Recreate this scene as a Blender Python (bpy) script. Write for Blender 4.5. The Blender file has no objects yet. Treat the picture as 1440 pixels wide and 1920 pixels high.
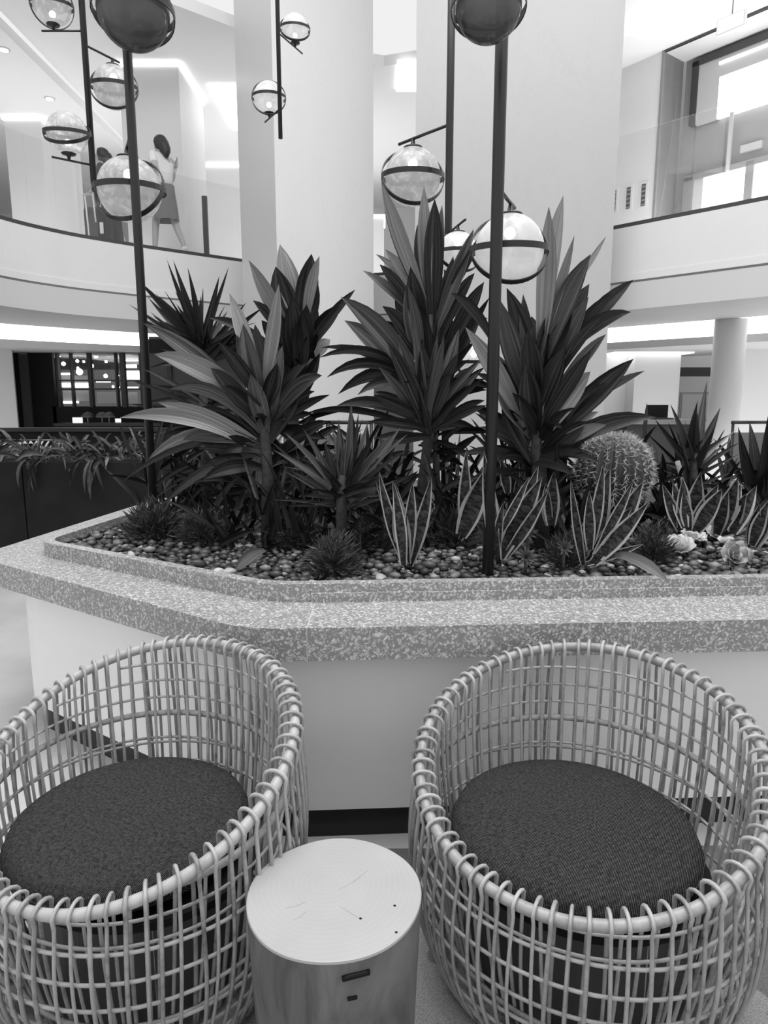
import bpy, bmesh, math, random
from mathutils import Vector, Matrix, noise
R = random.Random(7)
PI = math.pi
sc = bpy.context.scene
COL = sc.collection

# ------------------------------------------------------------------ camera, world, light, exposure
CAM_H = 1.5
FOC = 1287.0                      # focal length in pixels of the 1440 x 1920 frame
PITCH = math.radians(9.72)
cam_d = bpy.data.cameras.new('camera')
cam = bpy.data.objects.new('camera', cam_d)
COL.objects.link(cam)
cam.location = (0, 0, CAM_H)
cam.rotation_euler = (PI / 2 - PITCH, 0, 0)
cam_d.sensor_fit = 'VERTICAL'
cam_d.sensor_height = 36.0
cam_d.lens = 36.0 * FOC / 1920.0
cam_d.clip_start = 0.05
sc.camera = cam
sc.view_settings.view_transform = 'Standard'
sc.view_settings.look = 'None'
sc.view_settings.gamma = 1.0
sc.view_settings.exposure = 0.0
sc.view_settings.use_curve_mapping = False

world = bpy.data.worlds.new('world')
sc.world = world
world.use_nodes = True
wb = world.node_tree.nodes['Background']
wb.inputs['Color'].default_value = (1, 1, 1, 1)
wb.inputs['Strength'].default_value = 0.88


def area_light(name, loc, rot, sx, sy, power):
    d = bpy.data.lights.new(name, 'AREA')
    d.shape = 'RECTANGLE'
    d.size, d.size_y, d.energy = sx, sy, power
    o = bpy.data.objects.new(name, d)
    COL.objects.link(o)
    o.location, o.rotation_euler = loc, rot
    return o


area_light('skylight', (0.3, 2.2, 8.6), (0, 0, 0), 7.0, 5.5, 680)
area_light('gallery_fill_left', (-6.0, 12.4, 3.62), (PI, 0, 0), 5.0, 4.0, 72)  # gallery fills: added without fixtures, standing in for hidden cove light
area_light('gallery_fill_middle', (-1.2, 14.6, 3.62), (PI, 0, 0), 5.0, 3.6, 80)
area_light('gallery_fill_right', (4.9, 9.3, 3.62), (PI, 0, math.radians(-52)), 4.0, 1.4, 62)
area_light('lobby_fill_left', (-5.2, 10.6, 0.2), (PI, 0, 0), 4.0, 2.0, 26)  # lobby fills: added near the floor to brighten the soffit, no fixture there
area_light('lobby_fill_right', (6.0, 10.2, 0.2), (PI, 0, 0), 4.5, 3.0, 72)
area_light('window_daylight', (5.2, 9.2, 5.0), (math.radians(-70), 0, math.radians(52)), 2.5, 1.6, 20)


# ------------------------------------------------------------------ pixels of the 1440 x 1920 frame to places
def ray(x, y):
    u, v = (x - 720) / FOC, (960 - y) / FOC
    c, s = math.cos(PITCH), math.sin(PITCH)
    return Vector((u, c + v * s, v * c - s))


def G(x, y, h):
    d = ray(x, y)
    return d * ((h - CAM_H) / d.z) + Vector((0, 0, CAM_H))


def U(x, y, Y):
    d = ray(x, y)
    return d * (Y / d.y) + Vector((0, 0, CAM_H))


def mpp(P):
    """metres for one pixel at the place P"""
    return ((P.y) * math.cos(PITCH) - (P.z - CAM_H) * math.sin(PITCH)) / FOC


# ------------------------------------------------------------------ materials (all neutral greys)
MATS = {}


def g4(v):
    return (v, v, v, 1)


class NT:
    def __init__(self, name):
        self.m = bpy.data.materials.new(name)
        self.m.use_nodes = True
        self.t = self.m.node_tree
        self.n = self.t.nodes
        self.b = self.n['Principled BSDF']
        MATS[name] = self.m

    def add(self, kind, **kw):
        n = self.n.new(kind)
        for k, v in kw.items():
            if k in n.inputs:
                n.inputs[k].default_value = v
            else:
                setattr(n, k, v)
        return n

    def link(self, a, ao, b, bi):
        self.t.links.new(a.outputs[ao], b.inputs[bi])

    def ramp(self, stops, interp='LINEAR'):
        r = self.n.new('ShaderNodeValToRGB')
        cr = r.color_ramp
        cr.interpolation = interp
        while len(cr.elements) > 1:
            cr.elements.remove(cr.elements[-1])
        cr.elements[0].position, cr.elements[0].color = stops[0][0], g4(stops[0][1])
        for p, v in stops[1:]:
            e = cr.elements.new(p)
            e.color = g4(v)
        return r

    def bump(self, src, out, strength, dist=0.01):
        b = self.add('ShaderNodeBump', Strength=strength, Distance=dist)
        self.link(src, out, b, 'Height')
        self.link(b, 'Normal', self.b, 'Normal')


def plain(name, v, rough=0.5, spec=0.5, metal=0.0, var=0.0, scale=6.0, bump=0.0):
    t = NT(name)
    t.b.inputs['Base Color'].default_value = g4(v)
    t.b.inputs['Roughness'].default_value = rough
    t.b.inputs['Specular IOR Level'].default_value = spec
    t.b.inputs['Metallic'].default_value = metal
    if var or bump:
        tc = t.add('ShaderNodeTexCoord')
        no = t.add('ShaderNodeTexNoise', Scale=scale, Detail=5.0, Roughness=0.6)
        t.link(tc, 'Object', no, 'Vector')
        r = t.ramp([(0.3, v * (1 - var)), (0.7, min(1, v * (1 + var)))])
        t.link(no, 'Fac', r, 'Fac')
        t.link(r, 'Color', t.b, 'Base Color')
        if bump:
            t.bump(no, 'Fac', bump)
    return t.m


def emit(name, v, strength):
    t = NT(name)
    t.b.inputs['Base Color'].default_value = g4(v)
    t.b.inputs['Emission Color'].default_value = g4(1)
    t.b.inputs['Emission Strength'].default_value = strength
    return t.m


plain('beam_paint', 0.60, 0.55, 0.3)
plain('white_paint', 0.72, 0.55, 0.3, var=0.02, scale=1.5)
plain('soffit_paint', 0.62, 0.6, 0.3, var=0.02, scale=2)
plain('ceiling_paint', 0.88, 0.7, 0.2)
plain('plinth_paint', 0.93, 0.22, 0.5, var=0.03, scale=2)
plain('black_metal', 0.018, 0.38, 0.5)
plain('black_panel', 0.010, 0.45, 0.15, var=0.15, scale=3)
plain('dark_frame', 0.05, 0.4)
plain('grey_metal', 0.25, 0.4)
plain('toe_black', 0.010, 0.3)
plain('charcoal_planter', 0.014, 0.6, 0.12, var=0.25, scale=4)
plain('joint_grout', 0.5, 0.6)
plain('soil', 0.03, 0.9, var=0.4, scale=30)
plain('spandrel_grey', 0.30, 0.5, var=0.05)
plain('blind_cloth', 0.5, 0.7)
plain('grey_stone', 0.40, 0.5, var=0.08, scale=3)
plain('stem', 0.04, 0.7, var=0.5, scale=40, bump=0.4)
plain('stem_pale', 0.35, 0.7, var=0.3, scale=40, bump=0.4)
plain('needle_leaf', 0.05, 0.6, var=0.4, scale=20)
plain('needle_leaf_light', 0.12, 0.6, var=0.4, scale=20)
plain('cactus_skin', 0.045, 0.5, var=0.3, scale=15)
plain('cactus_spine', 0.55, 0.5)
plain('succulent', 0.62, 0.45, var=0.15, scale=18)
plain('succulent_grey', 0.40, 0.5, var=0.2, scale=18)
plain('skin', 0.42, 0.5)
plain('hair', 0.03, 0.5, var=0.5, scale=30)
plain('white_cloth', 0.75, 0.8, var=0.04, scale=8)
plain('grey_cloth', 0.16, 0.8, var=0.1, scale=12)
plain('black_cloth', 0.02, 0.8, var=0.1, scale=12)
plain('bottle_glass', 0.16, 0.15)
emit('lamp_bulb', 1.0, 9.0)
emit('cove_light', 1.0, 2.2)
emit('window_light', 1.0, 2.2)
emit('star_bulb', 1.0, 9.0)
emit('bar_glow', 0.8, 0.55)
emit('sign_light', 1.0, 1.1)
emit('downlight', 1.0, 4.0)


def terrazzo():
    t = NT('terrazzo')
    tc = t.add('ShaderNodeTexCoord')
    nz = t.add('ShaderNodeTexNoise', Scale=30.0, Detail=3.0)
    t.link(tc, 'Object', nz, 'Vector')
    mx = t.add('ShaderNodeMixRGB', blend_type='LINEAR_LIGHT')
    mx.inputs['Fac'].default_value = 0.018
    t.link(tc, 'Object', mx, 'Color1')
    t.link(nz, 'Color', mx, 'Color2')
    base = None
    for sc_, th, soft, lo, hi in ((72, 0.38, 0.10, 0.42, 0.68), (135, 0.42, 0.12, 0.40, 0.66)):
        v = t.add('ShaderNodeTexVoronoi', Scale=float(sc_), Randomness=1.0)
        t.link(mx, 'Color', v, 'Vector')
        r = t.ramp([(th - soft, 1.0), (th + soft, 0.0)])
        t.link(v, 'Distance', r, 'Fac')
        sep = t.add('ShaderNodeSeparateColor')
        t.link(v, 'Color', sep, 'Color')
        cr = t.ramp([(0.0, lo), (1.0, hi)])
        t.link(sep, 'Red', cr, 'Fac')
        keep = t.ramp([(0.30, 0.0), (0.34, 1.0)])
        t.link(sep, 'Green', keep, 'Fac')
        mu = t.add('ShaderNodeMath', operation='MULTIPLY')
        t.link(r, 'Color', mu, 0)
        t.link(keep, 'Color', mu, 1)
        m = t.add('ShaderNodeMixRGB')
        t.link(mu, 'Value', m, 'Fac')
        if base is None:
            m.inputs['Color1'].default_value = g4(0.25)
        else:
            t.link(base, 'Color', m, 'Color1')
        t.link(cr, 'Color', m, 'Color2')
        base = m
    t.link(base, 'Color', t.b, 'Base Color')
    t.b.inputs['Roughness'].default_value = 0.32
    return t.m


def marble(name, v, vein):
    t = NT(name)
    tc = t.add('ShaderNodeTexCoord')
    mp = t.add('ShaderNodeMapping')
    mp.inputs['Scale'].default_value = (1.0, 1.0, 0.55)
    mp.inputs['Rotation'].default_value = (0.5, 0.4, 0.2)
    t.link(tc, 'Object', mp, 'Vector')
    nz = t.add('ShaderNodeTexNoise', Scale=1.3, Detail=8.0, Roughness=0.65, Distortion=0.8)
    t.link(mp, 'Vector', nz, 'Vector')
    r = t.ramp([(0.0, v * 0.96), (0.485, v), (0.5, v * vein), (0.515, v), (1.0, min(1, v * 1.02))])
    t.link(nz, 'Fac', r, 'Fac')
    t.link(r, 'Color', t.b, 'Base Color')
    t.b.inputs['Roughness'].default_value = 0.35
    return t.m


def floor_mat():
    t = NT('floor_stone')
    tc = t.add('ShaderNodeTexCoord')
    nz = t.add('ShaderNodeTexNoise', Scale=1.6, Detail=6.0, Roughness=0.6)
    t.link(tc, 'Object', nz, 'Vector')
    r = t.ramp([(0.3, 0.46), (0.7, 0.60)])
    t.link(nz, 'Fac', r, 'Fac')
    t.link(r, 'Color', t.b, 'Base Color')
    t.b.inputs['Roughness'].default_value = 0.16
    return t.m


def rug_mat():
    t = NT('rug_pile')
    tc = t.add('ShaderNodeTexCoord')
    n1 = t.add('ShaderNodeTexNoise', Scale=4.5, Detail=3.0, Distortion=1.2)
    t.link(tc, 'Object', n1, 'Vector')
    n2 = t.add('ShaderNodeTexNoise', Scale=260.0, Detail=2.0)
    t.link(tc, 'Object', n2, 'Vector')
    r = t.ramp([(0.46, 0.15), (0.50, 0.30)])
    t.link(n1, 'Fac', r, 'Fac')
    r2 = t.ramp([(0.3, 0.6), (0.7, 1.3)])
    t.link(n2, 'Fac', r2, 'Fac')
    m = t.add('ShaderNodeMixRGB', blend_type='MULTIPLY')
    m.inputs['Fac'].default_value = 1.0
    t.link(r, 'Color', m, 'Color1')
    t.link(r2, 'Color', m, 'Color2')
    t.link(m, 'Color', t.b, 'Base Color')
    t.b.inputs['Roughness'].default_value = 0.95
    t.bump(n2, 'Fac', 0.5, 0.004)
    return t.m


def rattan():
    t = NT('rattan')
    tc = t.add('ShaderNodeTexCoord')
    oi = t.add('ShaderNodeObjectInfo')
    nz = t.add('ShaderNodeTexNoise', Scale=22.0, Detail=4.0, Roughness=0.7)
    t.link(tc, 'Object', nz, 'Vector')
    ad = t.add('ShaderNodeMath', operation='MULTIPLY_ADD')
    ad.inputs[1].default_value = 0.35
    t.link(oi, 'Random', ad, 0)
    t.link(nz, 'Fac', ad, 2)
    r = t.ramp([(0.30, 0.12), (0.50, 0.29), (0.75, 0.40), (1.0, 0.48)])
    t.link(ad, 'Value', r, 'Fac')
    t.link(r, 'Color', t.b, 'Base Color')
    t.b.inputs['Roughness'].default_value = 0.42
    t.bump(nz, 'Fac', 0.2, 0.003)
    return t.m


def fabric():
    t = NT('cushion_fabric')
    tc = t.add('ShaderNodeTexCoord')
    mp = t.add('ShaderNodeMapping')
    mp.inputs['Rotation'].default_value = (0, 0, 0.5)
    t.link(tc, 'Object', mp, 'Vector')
    w1 = t.add('ShaderNodeTexWave', Scale=95.0, Distortion=1.5, Detail=2.0)
    w1.inputs['Detail Scale'].default_value = 3.0
    t.link(mp, 'Vector', w1, 'Vector')
    n2 = t.add('ShaderNodeTexNoise', Scale=120.0, Detail=3.0, Roughness=0.8)
    t.link(mp, 'Vector', n2, 'Vector')
    mu = t.add('ShaderNodeMath', operation='MULTIPLY')
    t.link(w1, 'Fac', mu, 0)
    t.link(n2, 'Fac', mu, 1)
    r = t.ramp([(0.08, 0.008), (0.3, 0.026), (0.55, 0.12)])
    t.link(mu, 'Value', r, 'Fac')
    t.link(r, 'Color', t.b, 'Base Color')
    t.b.inputs['Roughness'].default_value = 0.95
    t.b.inputs['Specular IOR Level'].default_value = 0.1
    t.bump(mu, 'Value', 0.5, 0.003)
    return t.m


def wood_top():
    t = NT('wood_end_grain')
    tc = t.add('ShaderNodeTexCoord')
    mp = t.add('ShaderNodeMapping')
    mp.inputs['Location'].default_value = (0.02, -0.03, 0)
    t.link(tc, 'Object', mp, 'Vector')
    w = t.add('ShaderNodeTexWave', wave_type='RINGS', Scale=26.0, Distortion=2.2, Detail=3.0)
    w.rings_direction = 'Z'
    w.inputs['Detail Scale'].default_value = 1.2
    t.link(mp, 'Vector', w, 'Vector')
    n = t.add('ShaderNodeTexNoise', Scale=7.0, Detail=5.0)
    t.link(tc, 'Object', n, 'Vector')
    r = t.ramp([(0.0, 0.395), (1.0, 0.408)])
    t.link(w, 'Fac', r, 'Fac')
    r2 = t.ramp([(0.3, 0.93), (0.7, 1.03)])
    t.link(n, 'Fac', r2, 'Fac')
    m = t.add('ShaderNodeMixRGB', blend_type='MULTIPLY')
    m.inputs['Fac'].default_value = 1.0
    t.link(r, 'Color', m, 'Color1')
    t.link(r2, 'Color', m, 'Color2')
    t.link(m, 'Color', t.b, 'Base Color')
    t.b.inputs['Roughness'].default_value = 0.45
    return t.m


def wood_side():
    t = NT('wood_trunk')
    tc = t.add('ShaderNodeTexCoord')
    mp = t.add('ShaderNodeMapping')
    mp.inputs['Scale'].default_value = (1, 1, 0.3)
    mp.inputs['Rotation'].default_value = (0.25, 0.3, 0)
    t.link(tc, 'Object', mp, 'Vector')
    n = t.add('ShaderNodeTexNoise', Scale=9.0, Detail=7.0, Roughness=0.6, Distortion=1.2)
    t.link(mp, 'Vector', n, 'Vector')
    r = t.ramp([(0.28, 0.05), (0.42, 0.11), (0.6, 0.17), (0.8, 0.22)])
    t.link(n, 'Fac', r, 'Fac')
    t.link(r, 'Color', t.b, 'Base Color')
    t.b.inputs['Roughness'].default_value = 0.5
    t.bump(n, 'Fac', 0.15, 0.01)
    return t.m


def leafmat(name, v, contrast, rough=0.38):
    t = NT(name)
    uv = t.add('ShaderNodeUVMap')
    oi = t.add('ShaderNodeObjectInfo')
    mp = t.add('ShaderNodeMapping')
    mp.inputs['Scale'].default_value = (9.0, 0.45, 1.0)
    t.link(uv, 'UV', mp, 'Vector')
    of = t.add('ShaderNodeVectorMath', operation='ADD')
    sc_ = t.add('ShaderNodeVectorMath', operation='SCALE')
    t.link(oi, 'Location', sc_, 0)
    rnd = t.add('ShaderNodeCombineXYZ')
    ml = t.add('ShaderNodeMath', operation='MULTIPLY')
    ml.inputs[1].default_value = 37.0
    t.link(oi, 'Random', ml, 0)
    t.link(ml, 'Value', rnd, 'X')
    t.link(ml, 'Value', rnd, 'Y')
    t.link(mp, 'Vector', of, 0)
    t.link(rnd, 'Vector', of, 1)
    nz = t.add('ShaderNodeTexNoise', Scale=1.0, Detail=3.0, Roughness=0.6)
    t.link(of, 'Vector', nz, 'Vector')
    r = t.ramp([(0.35, v * (1 - contrast)), (0.52, v), (0.72, min(0.9, v * (1 + 2.2 * contrast)))])
    t.link(nz, 'Fac', r, 'Fac')
    t.link(r, 'Color', t.b, 'Base Color')
    t.b.inputs['Roughness'].default_value = rough
    t.b.inputs['Specular IOR Level'].default_value = 0.16
    t.bump(nz, 'Fac', 0.15, 0.004)
    return t.m


def snake_mat():
    t = NT('snake_leaf')
    uv = t.add('ShaderNodeUVMap')
    mp = t.add('ShaderNodeMapping')
    mp.inputs['Scale'].default_value = (1.5, 16.0, 1.0)
    t.link(uv, 'UV', mp, 'Vector')
    nz = t.add('ShaderNodeTexNoise', Scale=1.2, Detail=3.0, Distortion=0.8)
    t.link(mp, 'Vector', nz, 'Vector')
    r = t.ramp([(0.4, 0.012), (0.62, 0.06)])
    t.link(nz, 'Fac', r, 'Fac')
    t.link(r, 'Color', t.b, 'Base Color')
    t.b.inputs['Roughness'].default_value = 0.45
    t.b.inputs['Specular IOR Level'].default_value = 0.12
    return t.m


def pebble_mat(name, island):
    t = NT(name)
    tc = t.add('ShaderNodeTexCoord')
    if island:
        rn, ro = t.add('ShaderNodeNewGeometry'), 'Random Per Island'
    else:
        rn, ro = t.add('ShaderNodeObjectInfo'), 'Random'
    r = t.ramp([(0.0, 0.02), (0.4, 0.045), (0.7, 0.09), (0.9, 0.22), (1.0, 0.55)])
    t.link(rn, ro, r, 'Fac')
    n = t.add('ShaderNodeTexNoise', Scale=40.0, Detail=3.0)
    t.link(tc, 'Object', n, 'Vector')
    r2 = t.ramp([(0.3, 0.75), (0.7, 1.15)])
    t.link(n, 'Fac', r2, 'Fac')
    m = t.add('ShaderNodeMixRGB', blend_type='MULTIPLY')
    m.inputs['Fac'].default_value = 1.0
    t.link(r, 'Color', m, 'Color1')
    t.link(r2, 'Color', m, 'Color2')
    t.link(m, 'Color', t.b, 'Base Color')
    t.b.inputs['Roughness'].default_value = 0.45
    return t.m


def globe_mat(name, lo, hi, clear, scale, glow=0.0, tint=1.0):
    """blown glass: part of the light passes straight through, the rest meets a mottled milky skin"""
    t = NT(name)
    tc = t.add('ShaderNodeTexCoord')
    v = t.add('ShaderNodeTexVoronoi', Scale=scale, feature='SMOOTH_F1')
    n = t.add('ShaderNodeTexNoise', Scale=scale * 0.8, Detail=4.0)
    t.link(tc, 'Object', n, 'Vector')
    mx = t.add('ShaderNodeMixRGB', blend_type='LINEAR_LIGHT')
    mx.inputs['Fac'].default_value = 0.12
    t.link(tc, 'Object', mx, 'Color1')
    t.link(n, 'Color', mx, 'Color2')
    t.link(mx, 'Color', v, 'Vector')
    r = t.ramp([(0.15, lo), (0.55, hi)])
    t.link(v, 'Distance', r, 'Fac')
    t.link(r, 'Color', t.b, 'Base Color')
    t.b.inputs['Roughness'].default_value = 0.06
    t.b.inputs['Emission Color'].default_value = g4(1)
    t.link(r, 'Color', t.b, 'Emission Color')
    t.b.inputs['Emission Strength'].default_value = glow
    tr = t.add('ShaderNodeBsdfTransparent', Color=g4(tint))
    tl = t.add('ShaderNodeBsdfTranslucent')
    t.link(r, 'Color', tl, 'Color')
    m0 = t.add('ShaderNodeMixShader')
    m0.inputs['Fac'].default_value = 0.4
    t.link(t.b, 'BSDF', m0, 1)
    t.link(tl, 'BSDF', m0, 2)
    ms = t.add('ShaderNodeMixShader')
    ms.inputs['Fac'].default_value = clear
    t.link(m0, 'Shader', ms, 1)
    t.link(tr, 'BSDF', ms, 2)
    t.link(ms, 'Shader', t.n['Material Output'], 'Surface')
    return t.m


def clear_glass(name, clear, v=0.8):
    t = NT(name)
    tr = t.add('ShaderNodeBsdfTransparent', Color=g4(0.97))
    gl = t.add('ShaderNodeBsdfGlossy', Color=g4(v), Roughness=0.02)
    ms = t.add('ShaderNodeMixShader')
    ms.inputs['Fac'].default_value = clear
    t.link(gl, 'BSDF', ms, 1)
    t.link(tr, 'BSDF', ms, 2)
    t.link(ms, 'Shader', t.n['Material Output'], 'Surface')
    return t.m


terrazzo()
marble('column_marble', 0.64, 0.97)
marble('column_marble_shaded', 0.44, 0.96)  # same marble darkened: the right column's weaker light put into its colour
floor_mat(); rug_mat(); rattan(); fabric(); wood_top(); wood_side()
leafmat('leaf_dark', 0.028, 0.75)
leafmat('leaf_mid', 0.080, 0.55)
leafmat('leaf_pale', 0.24, 0.3)
leafmat('leaf_black', 0.016, 0.4)
snake_mat()
plain('snake_margin', 0.34, 0.45, var=0.15, scale=20)
pebble_mat('pebble_stone', False)
pebble_mat('pebble_mass', True)
globe_mat('mottled_glass', 0.78, 0.50, 0.30, 17.0, 0.10)
globe_mat('milk_glass', 0.85, 0.70, 0.25, 14.0, 0.22)
globe_mat('smoke_glass', 0.06, 0.20, 0.28, 5.0, 0.0, 0.5)
clear_glass('balustrade_glass', 0.93)
clear_glass('shop_glass', 0.92)


# ------------------------------------------------------------------ builders
def empty(name, loc):
    o = bpy.data.objects.new(name, None)
    COL.objects.link(o)
    o.location = loc
    o.empty_display_size = 0.05
    return o


def tag(o, label=None, cat=None, group=None, kind=None):
    if label: o['label'] = label
    if cat: o['category'] = cat
    if group: o['group'] = group
    if kind: o['kind'] = kind
    return o


def thing(name, loc, label, cat, group=None):
    return tag(empty(name, loc), label, cat, group)


WORLD = {}


def wloc(o):
    v = Vector((0, 0, 0))
    while o is not None:
        v += Vector(o.location)
        o = o.parent
    return v


def mesh(name, verts, faces, mat, parent=None, smooth=False, idx=None, uv=None, origin=None):
    """verts in world coordinates; the object's origin is its own place (origin) or its parent's"""
    base = wloc(parent) if parent is not None else Vector((0, 0, 0))
    org = Vector(origin) if origin is not None else base
    me = bpy.data.meshes.new(name)
    me.from_pydata([tuple(Vector(v) - org) for v in verts], [], faces)
    for m in (mat if isinstance(mat, (list, tuple)) else [mat]):
        me.materials.append(MATS[m])
    if idx:
        me.polygons.foreach_set('material_index', idx)
    if smooth:
        me.polygons.foreach_set('use_smooth', [True] * len(me.polygons))
    if uv:
        l = me.uv_layers.new(name='UVMap')
        for p in me.polygons:
            for li, vi in zip(p.loop_indices, p.vertices):
                l.data[li].uv = uv[vi]
    me.update()
    o = bpy.data.objects.new(name, me)
    COL.objects.link(o)
    if parent is not None:
        o.parent = parent
        o.location = org - base
    else:
        o.location = org
    return o


def bevel(o, w, seg=2):
    m = o.modifiers.new('bevel', 'BEVEL')
    m.width, m.segments, m.limit_method = w, seg, 'ANGLE'
    return o


def box_vf(x0, x1, y0, y1, z0, z1):
    v = [Vector(p) for p in ((x0, y0, z0), (x1, y0, z0), (x1, y1, z0), (x0, y1, z0), (x0, y0, z1), (x1, y0, z1), (x1, y1, z1), (x0, y1, z1))]
    f = [(0, 3, 2, 1), (4, 5, 6, 7), (0, 1, 5, 4), (1, 2, 6, 5), (2, 3, 7, 6), (3, 0, 4, 7)]
    return v, f


def box(name, x0, x1, y0, y1, z0, z1, mat, parent=None, rot=0.0, bv=0.0):
    v, f = box_vf(x0, x1, y0, y1, z0, z1)
    if rot:
        c = Vector(((x0 + x1) / 2, (y0 + y1) / 2, 0))
        M = Matrix.Rotation(rot, 3, 'Z')
        v = [M @ (p - c) + c for p in v]
    org = ((x0 + x1) / 2, (y0 + y1) / 2, z0)
    o = mesh(name, v, f, mat, parent, origin=org)
    if bv: bevel(o, bv)
    return o


def obox(name, P, d, n, s0, s1, t0, t1, z0, z1, mat, parent=None, bv=0.0):
    """box along a wall line: P + d*s + n*t"""
    P, d, n = Vector((P[0], P[1], 0)), Vector((d[0], d[1], 0)), Vector((n[0], n[1], 0))
    v = [P + d * s + n * t + Vector((0, 0, z)) for z in (z0, z1) for s, t in ((s0, t0), (s1, t0), (s1, t1), (s0, t1))]
    f = [(0, 3, 2, 1), (4, 5, 6, 7), (0, 1, 5, 4), (1, 2, 6, 5), (2, 3, 7, 6), (3, 0, 4, 7)]
    o = mesh(name, v, f, mat, parent, origin=sum(v, Vector()) / 8)
    if bv: bevel(o, bv)
    return o


def prism_vf(pts, z0, z1):
    n = len(pts)
    v = [Vector((p[0], p[1], z0)) for p in pts] + [Vector((p[0], p[1], z1)) for p in pts]
    f = [tuple(range(n))[::-1], tuple(range(n, 2 * n))] + [(i, (i + 1) % n, (i + 1) % n + n, i + n) for i in range(n)]
    return v, f


def prism(name, pts, z0, z1, mat, parent=None, bv=0.0, smooth=False):
    a = sum(pts[i][0] * pts[(i + 1) % len(pts)][1] - pts[(i + 1) % len(pts)][0] * pts[i][1] for i in range(len(pts)))
    if a < 0: pts = pts[::-1]
    v, f = prism_vf(pts, z0, z1)
    o = mesh(name, v, f, mat, parent)
    if bv: bevel(o, bv)
    return o


def frames(pts, closed):
    n = len(pts)
    T = []
    for i in range(n):
        a = pts[(i - 1) % n] if (closed or i > 0) else pts[i]
        b = pts[(i + 1) % n] if (closed or i < n - 1) else pts[i]
        t = (b - a)
        T.append(t.normalized() if t.length > 1e-9 else Vector((0, 0, 1)))
    up = Vector((0, 0, 1)) if abs(T[0].z) < 0.9 else Vector((1, 0, 0))
    N = [(up - T[0] * up.dot(T[0])).normalized()]
    for i in range(1, n):
        v = N[-1] - T[i] * N[-1].dot(T[i])
        N.append(v.normalized() if v.length > 1e-6 else N[-1])
    return T, N


def tube_vf(pts, r, n=6, closed=False):
    pts = [Vector(p) for p in pts]
    T, N = frames(pts, closed)
    v, f = [], []
    m = len(pts)
    for i, p in enumerate(pts):
        B = T[i].cross(N[i])
        ri = r[i] if isinstance(r, (list, tuple)) else r
        for k in range(n):
            a = 2 * PI * k / n
            v.append(p + (N[i] * math.cos(a) + B * math.sin(a)) * ri)
    for i in range(m if closed else m - 1):
        j = (i + 1) % m
        for k in range(n):
            q = (k + 1) % n
            f.append((i * n + k, i * n + q, j * n + q, j * n + k))
    if not closed:
        f.append(tuple(range(n))[::-1])
        f.append(tuple((m - 1) * n + k for k in range(n)))
    return v, f


def tube(name, pts, r, mat, parent=None, n=6, closed=False, origin=None):
    v, f = tube_vf(pts, r, n, closed)
    return mesh(name, v, f, mat, parent, smooth=True, origin=origin)


def lathe_vf(prof, n, c):
    """prof: (radius, z) from bottom to top; c: centre"""
    v, f = [], []
    for r, z in prof:
        for k in range(n):
            a = 2 * PI * k / n
            v.append(Vector((c[0] + r * math.cos(a), c[1] + r * math.sin(a), c[2] + z)))
    for i in range(len(prof) - 1):
        for k in range(n):
            q = (k + 1) % n
            f.append((i * n + k, i * n + q, (i + 1) * n + q, (i + 1) * n + k))
    f.append(tuple(range(n))[::-1])
    f.append(tuple((len(prof) - 1) * n + k for k in range(n)))
    return v, f


def lathe(name, prof, n, c, mat, parent=None, smooth=True):
    v, f = lathe_vf(prof, n, c)
    return mesh(name, v, f, mat, parent, smooth=smooth, origin=c)


def sphere_vf(c, r, nu=20, nv=12, sx=1, sy=1, sz=1):
    prof = []
    v, f = [], []
    c = Vector(c)
    for i in range(nv + 1):
        th = PI * i / nv
        for k in range(nu):
            a = 2 * PI * k / nu
            v.append(c + Vector((sx * math.sin(th) * math.cos(a), sy * math.sin(th) * math.sin(a), -sz * math.cos(th))) * r)
    for i in range(nv):
        for k in range(nu):
            q = (k + 1) % nu
            a, b, cc, d = i * nu + k, i * nu + q, (i + 1) * nu + q, (i + 1) * nu + k
            if i == 0: f.append((a, cc, d))
            elif i == nv - 1: f.append((a, b, d))
            else: f.append((a, b, cc, d))
    return v, f


def join(*vfs):
    v, f = [], []
    for a, b in vfs:
        o = len(v)
        v += a
        f += [tuple(i + o for i in q) for q in b]
    return v, f


def fillet(poly, rad, seg=8):
    out = []
    n = len(poly)
    for i in range(n):
        p, a, b = Vector(poly[i]), Vector(poly[i - 1]), Vector(poly[(i + 1) % n])
        r = rad[i]
        if r <= 0:
            out.append(p); continue
        u, w = (a - p).normalized(), (b - p).normalized()
        half = math.acos(max(-1, min(1, u.dot(w)))) / 2
        t = r / math.tan(half)
        c = p + (u + w).normalized() * (r / math.sin(half))
        s, e = p + u * t, p + w * t
        a0 = math.atan2((s - c).y, (s - c).x)
        a1 = math.atan2((e - c).y, (e - c).x)
        d = (a1 - a0 + PI) % (2 * PI) - PI
        for k in range(seg + 1):
            q = a0 + d * k / seg
            out.append(c + Vector((math.cos(q), math.sin(q))) * r)
    return out


def inset(poly, d):
    """inset of a clockwise-or-not convex polygon by d"""
    n = len(poly)
    ar = sum(poly[i][0] * poly[(i + 1) % n][1] - poly[(i + 1) % n][0] * poly[i][1] for i in range(n))
    sg = 1 if ar > 0 else -1
    lines = []
    for i in range(n):
        a, b = Vector(poly[i]), Vector(poly[(i + 1) % n])
        t = (b - a).normalized()
        nn = Vector((-t.y, t.x)) * sg
        lines.append((a + nn * d, t))
    out = []
    for i in range(n):
        (p, t), (q, s) = lines[i - 1], lines[i]
        den = t.x * s.y - t.y * s.x
        k = ((q - p).x * s.y - (q - p).y * s.x) / den
        out.append(p + t * k)
    return out


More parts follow.
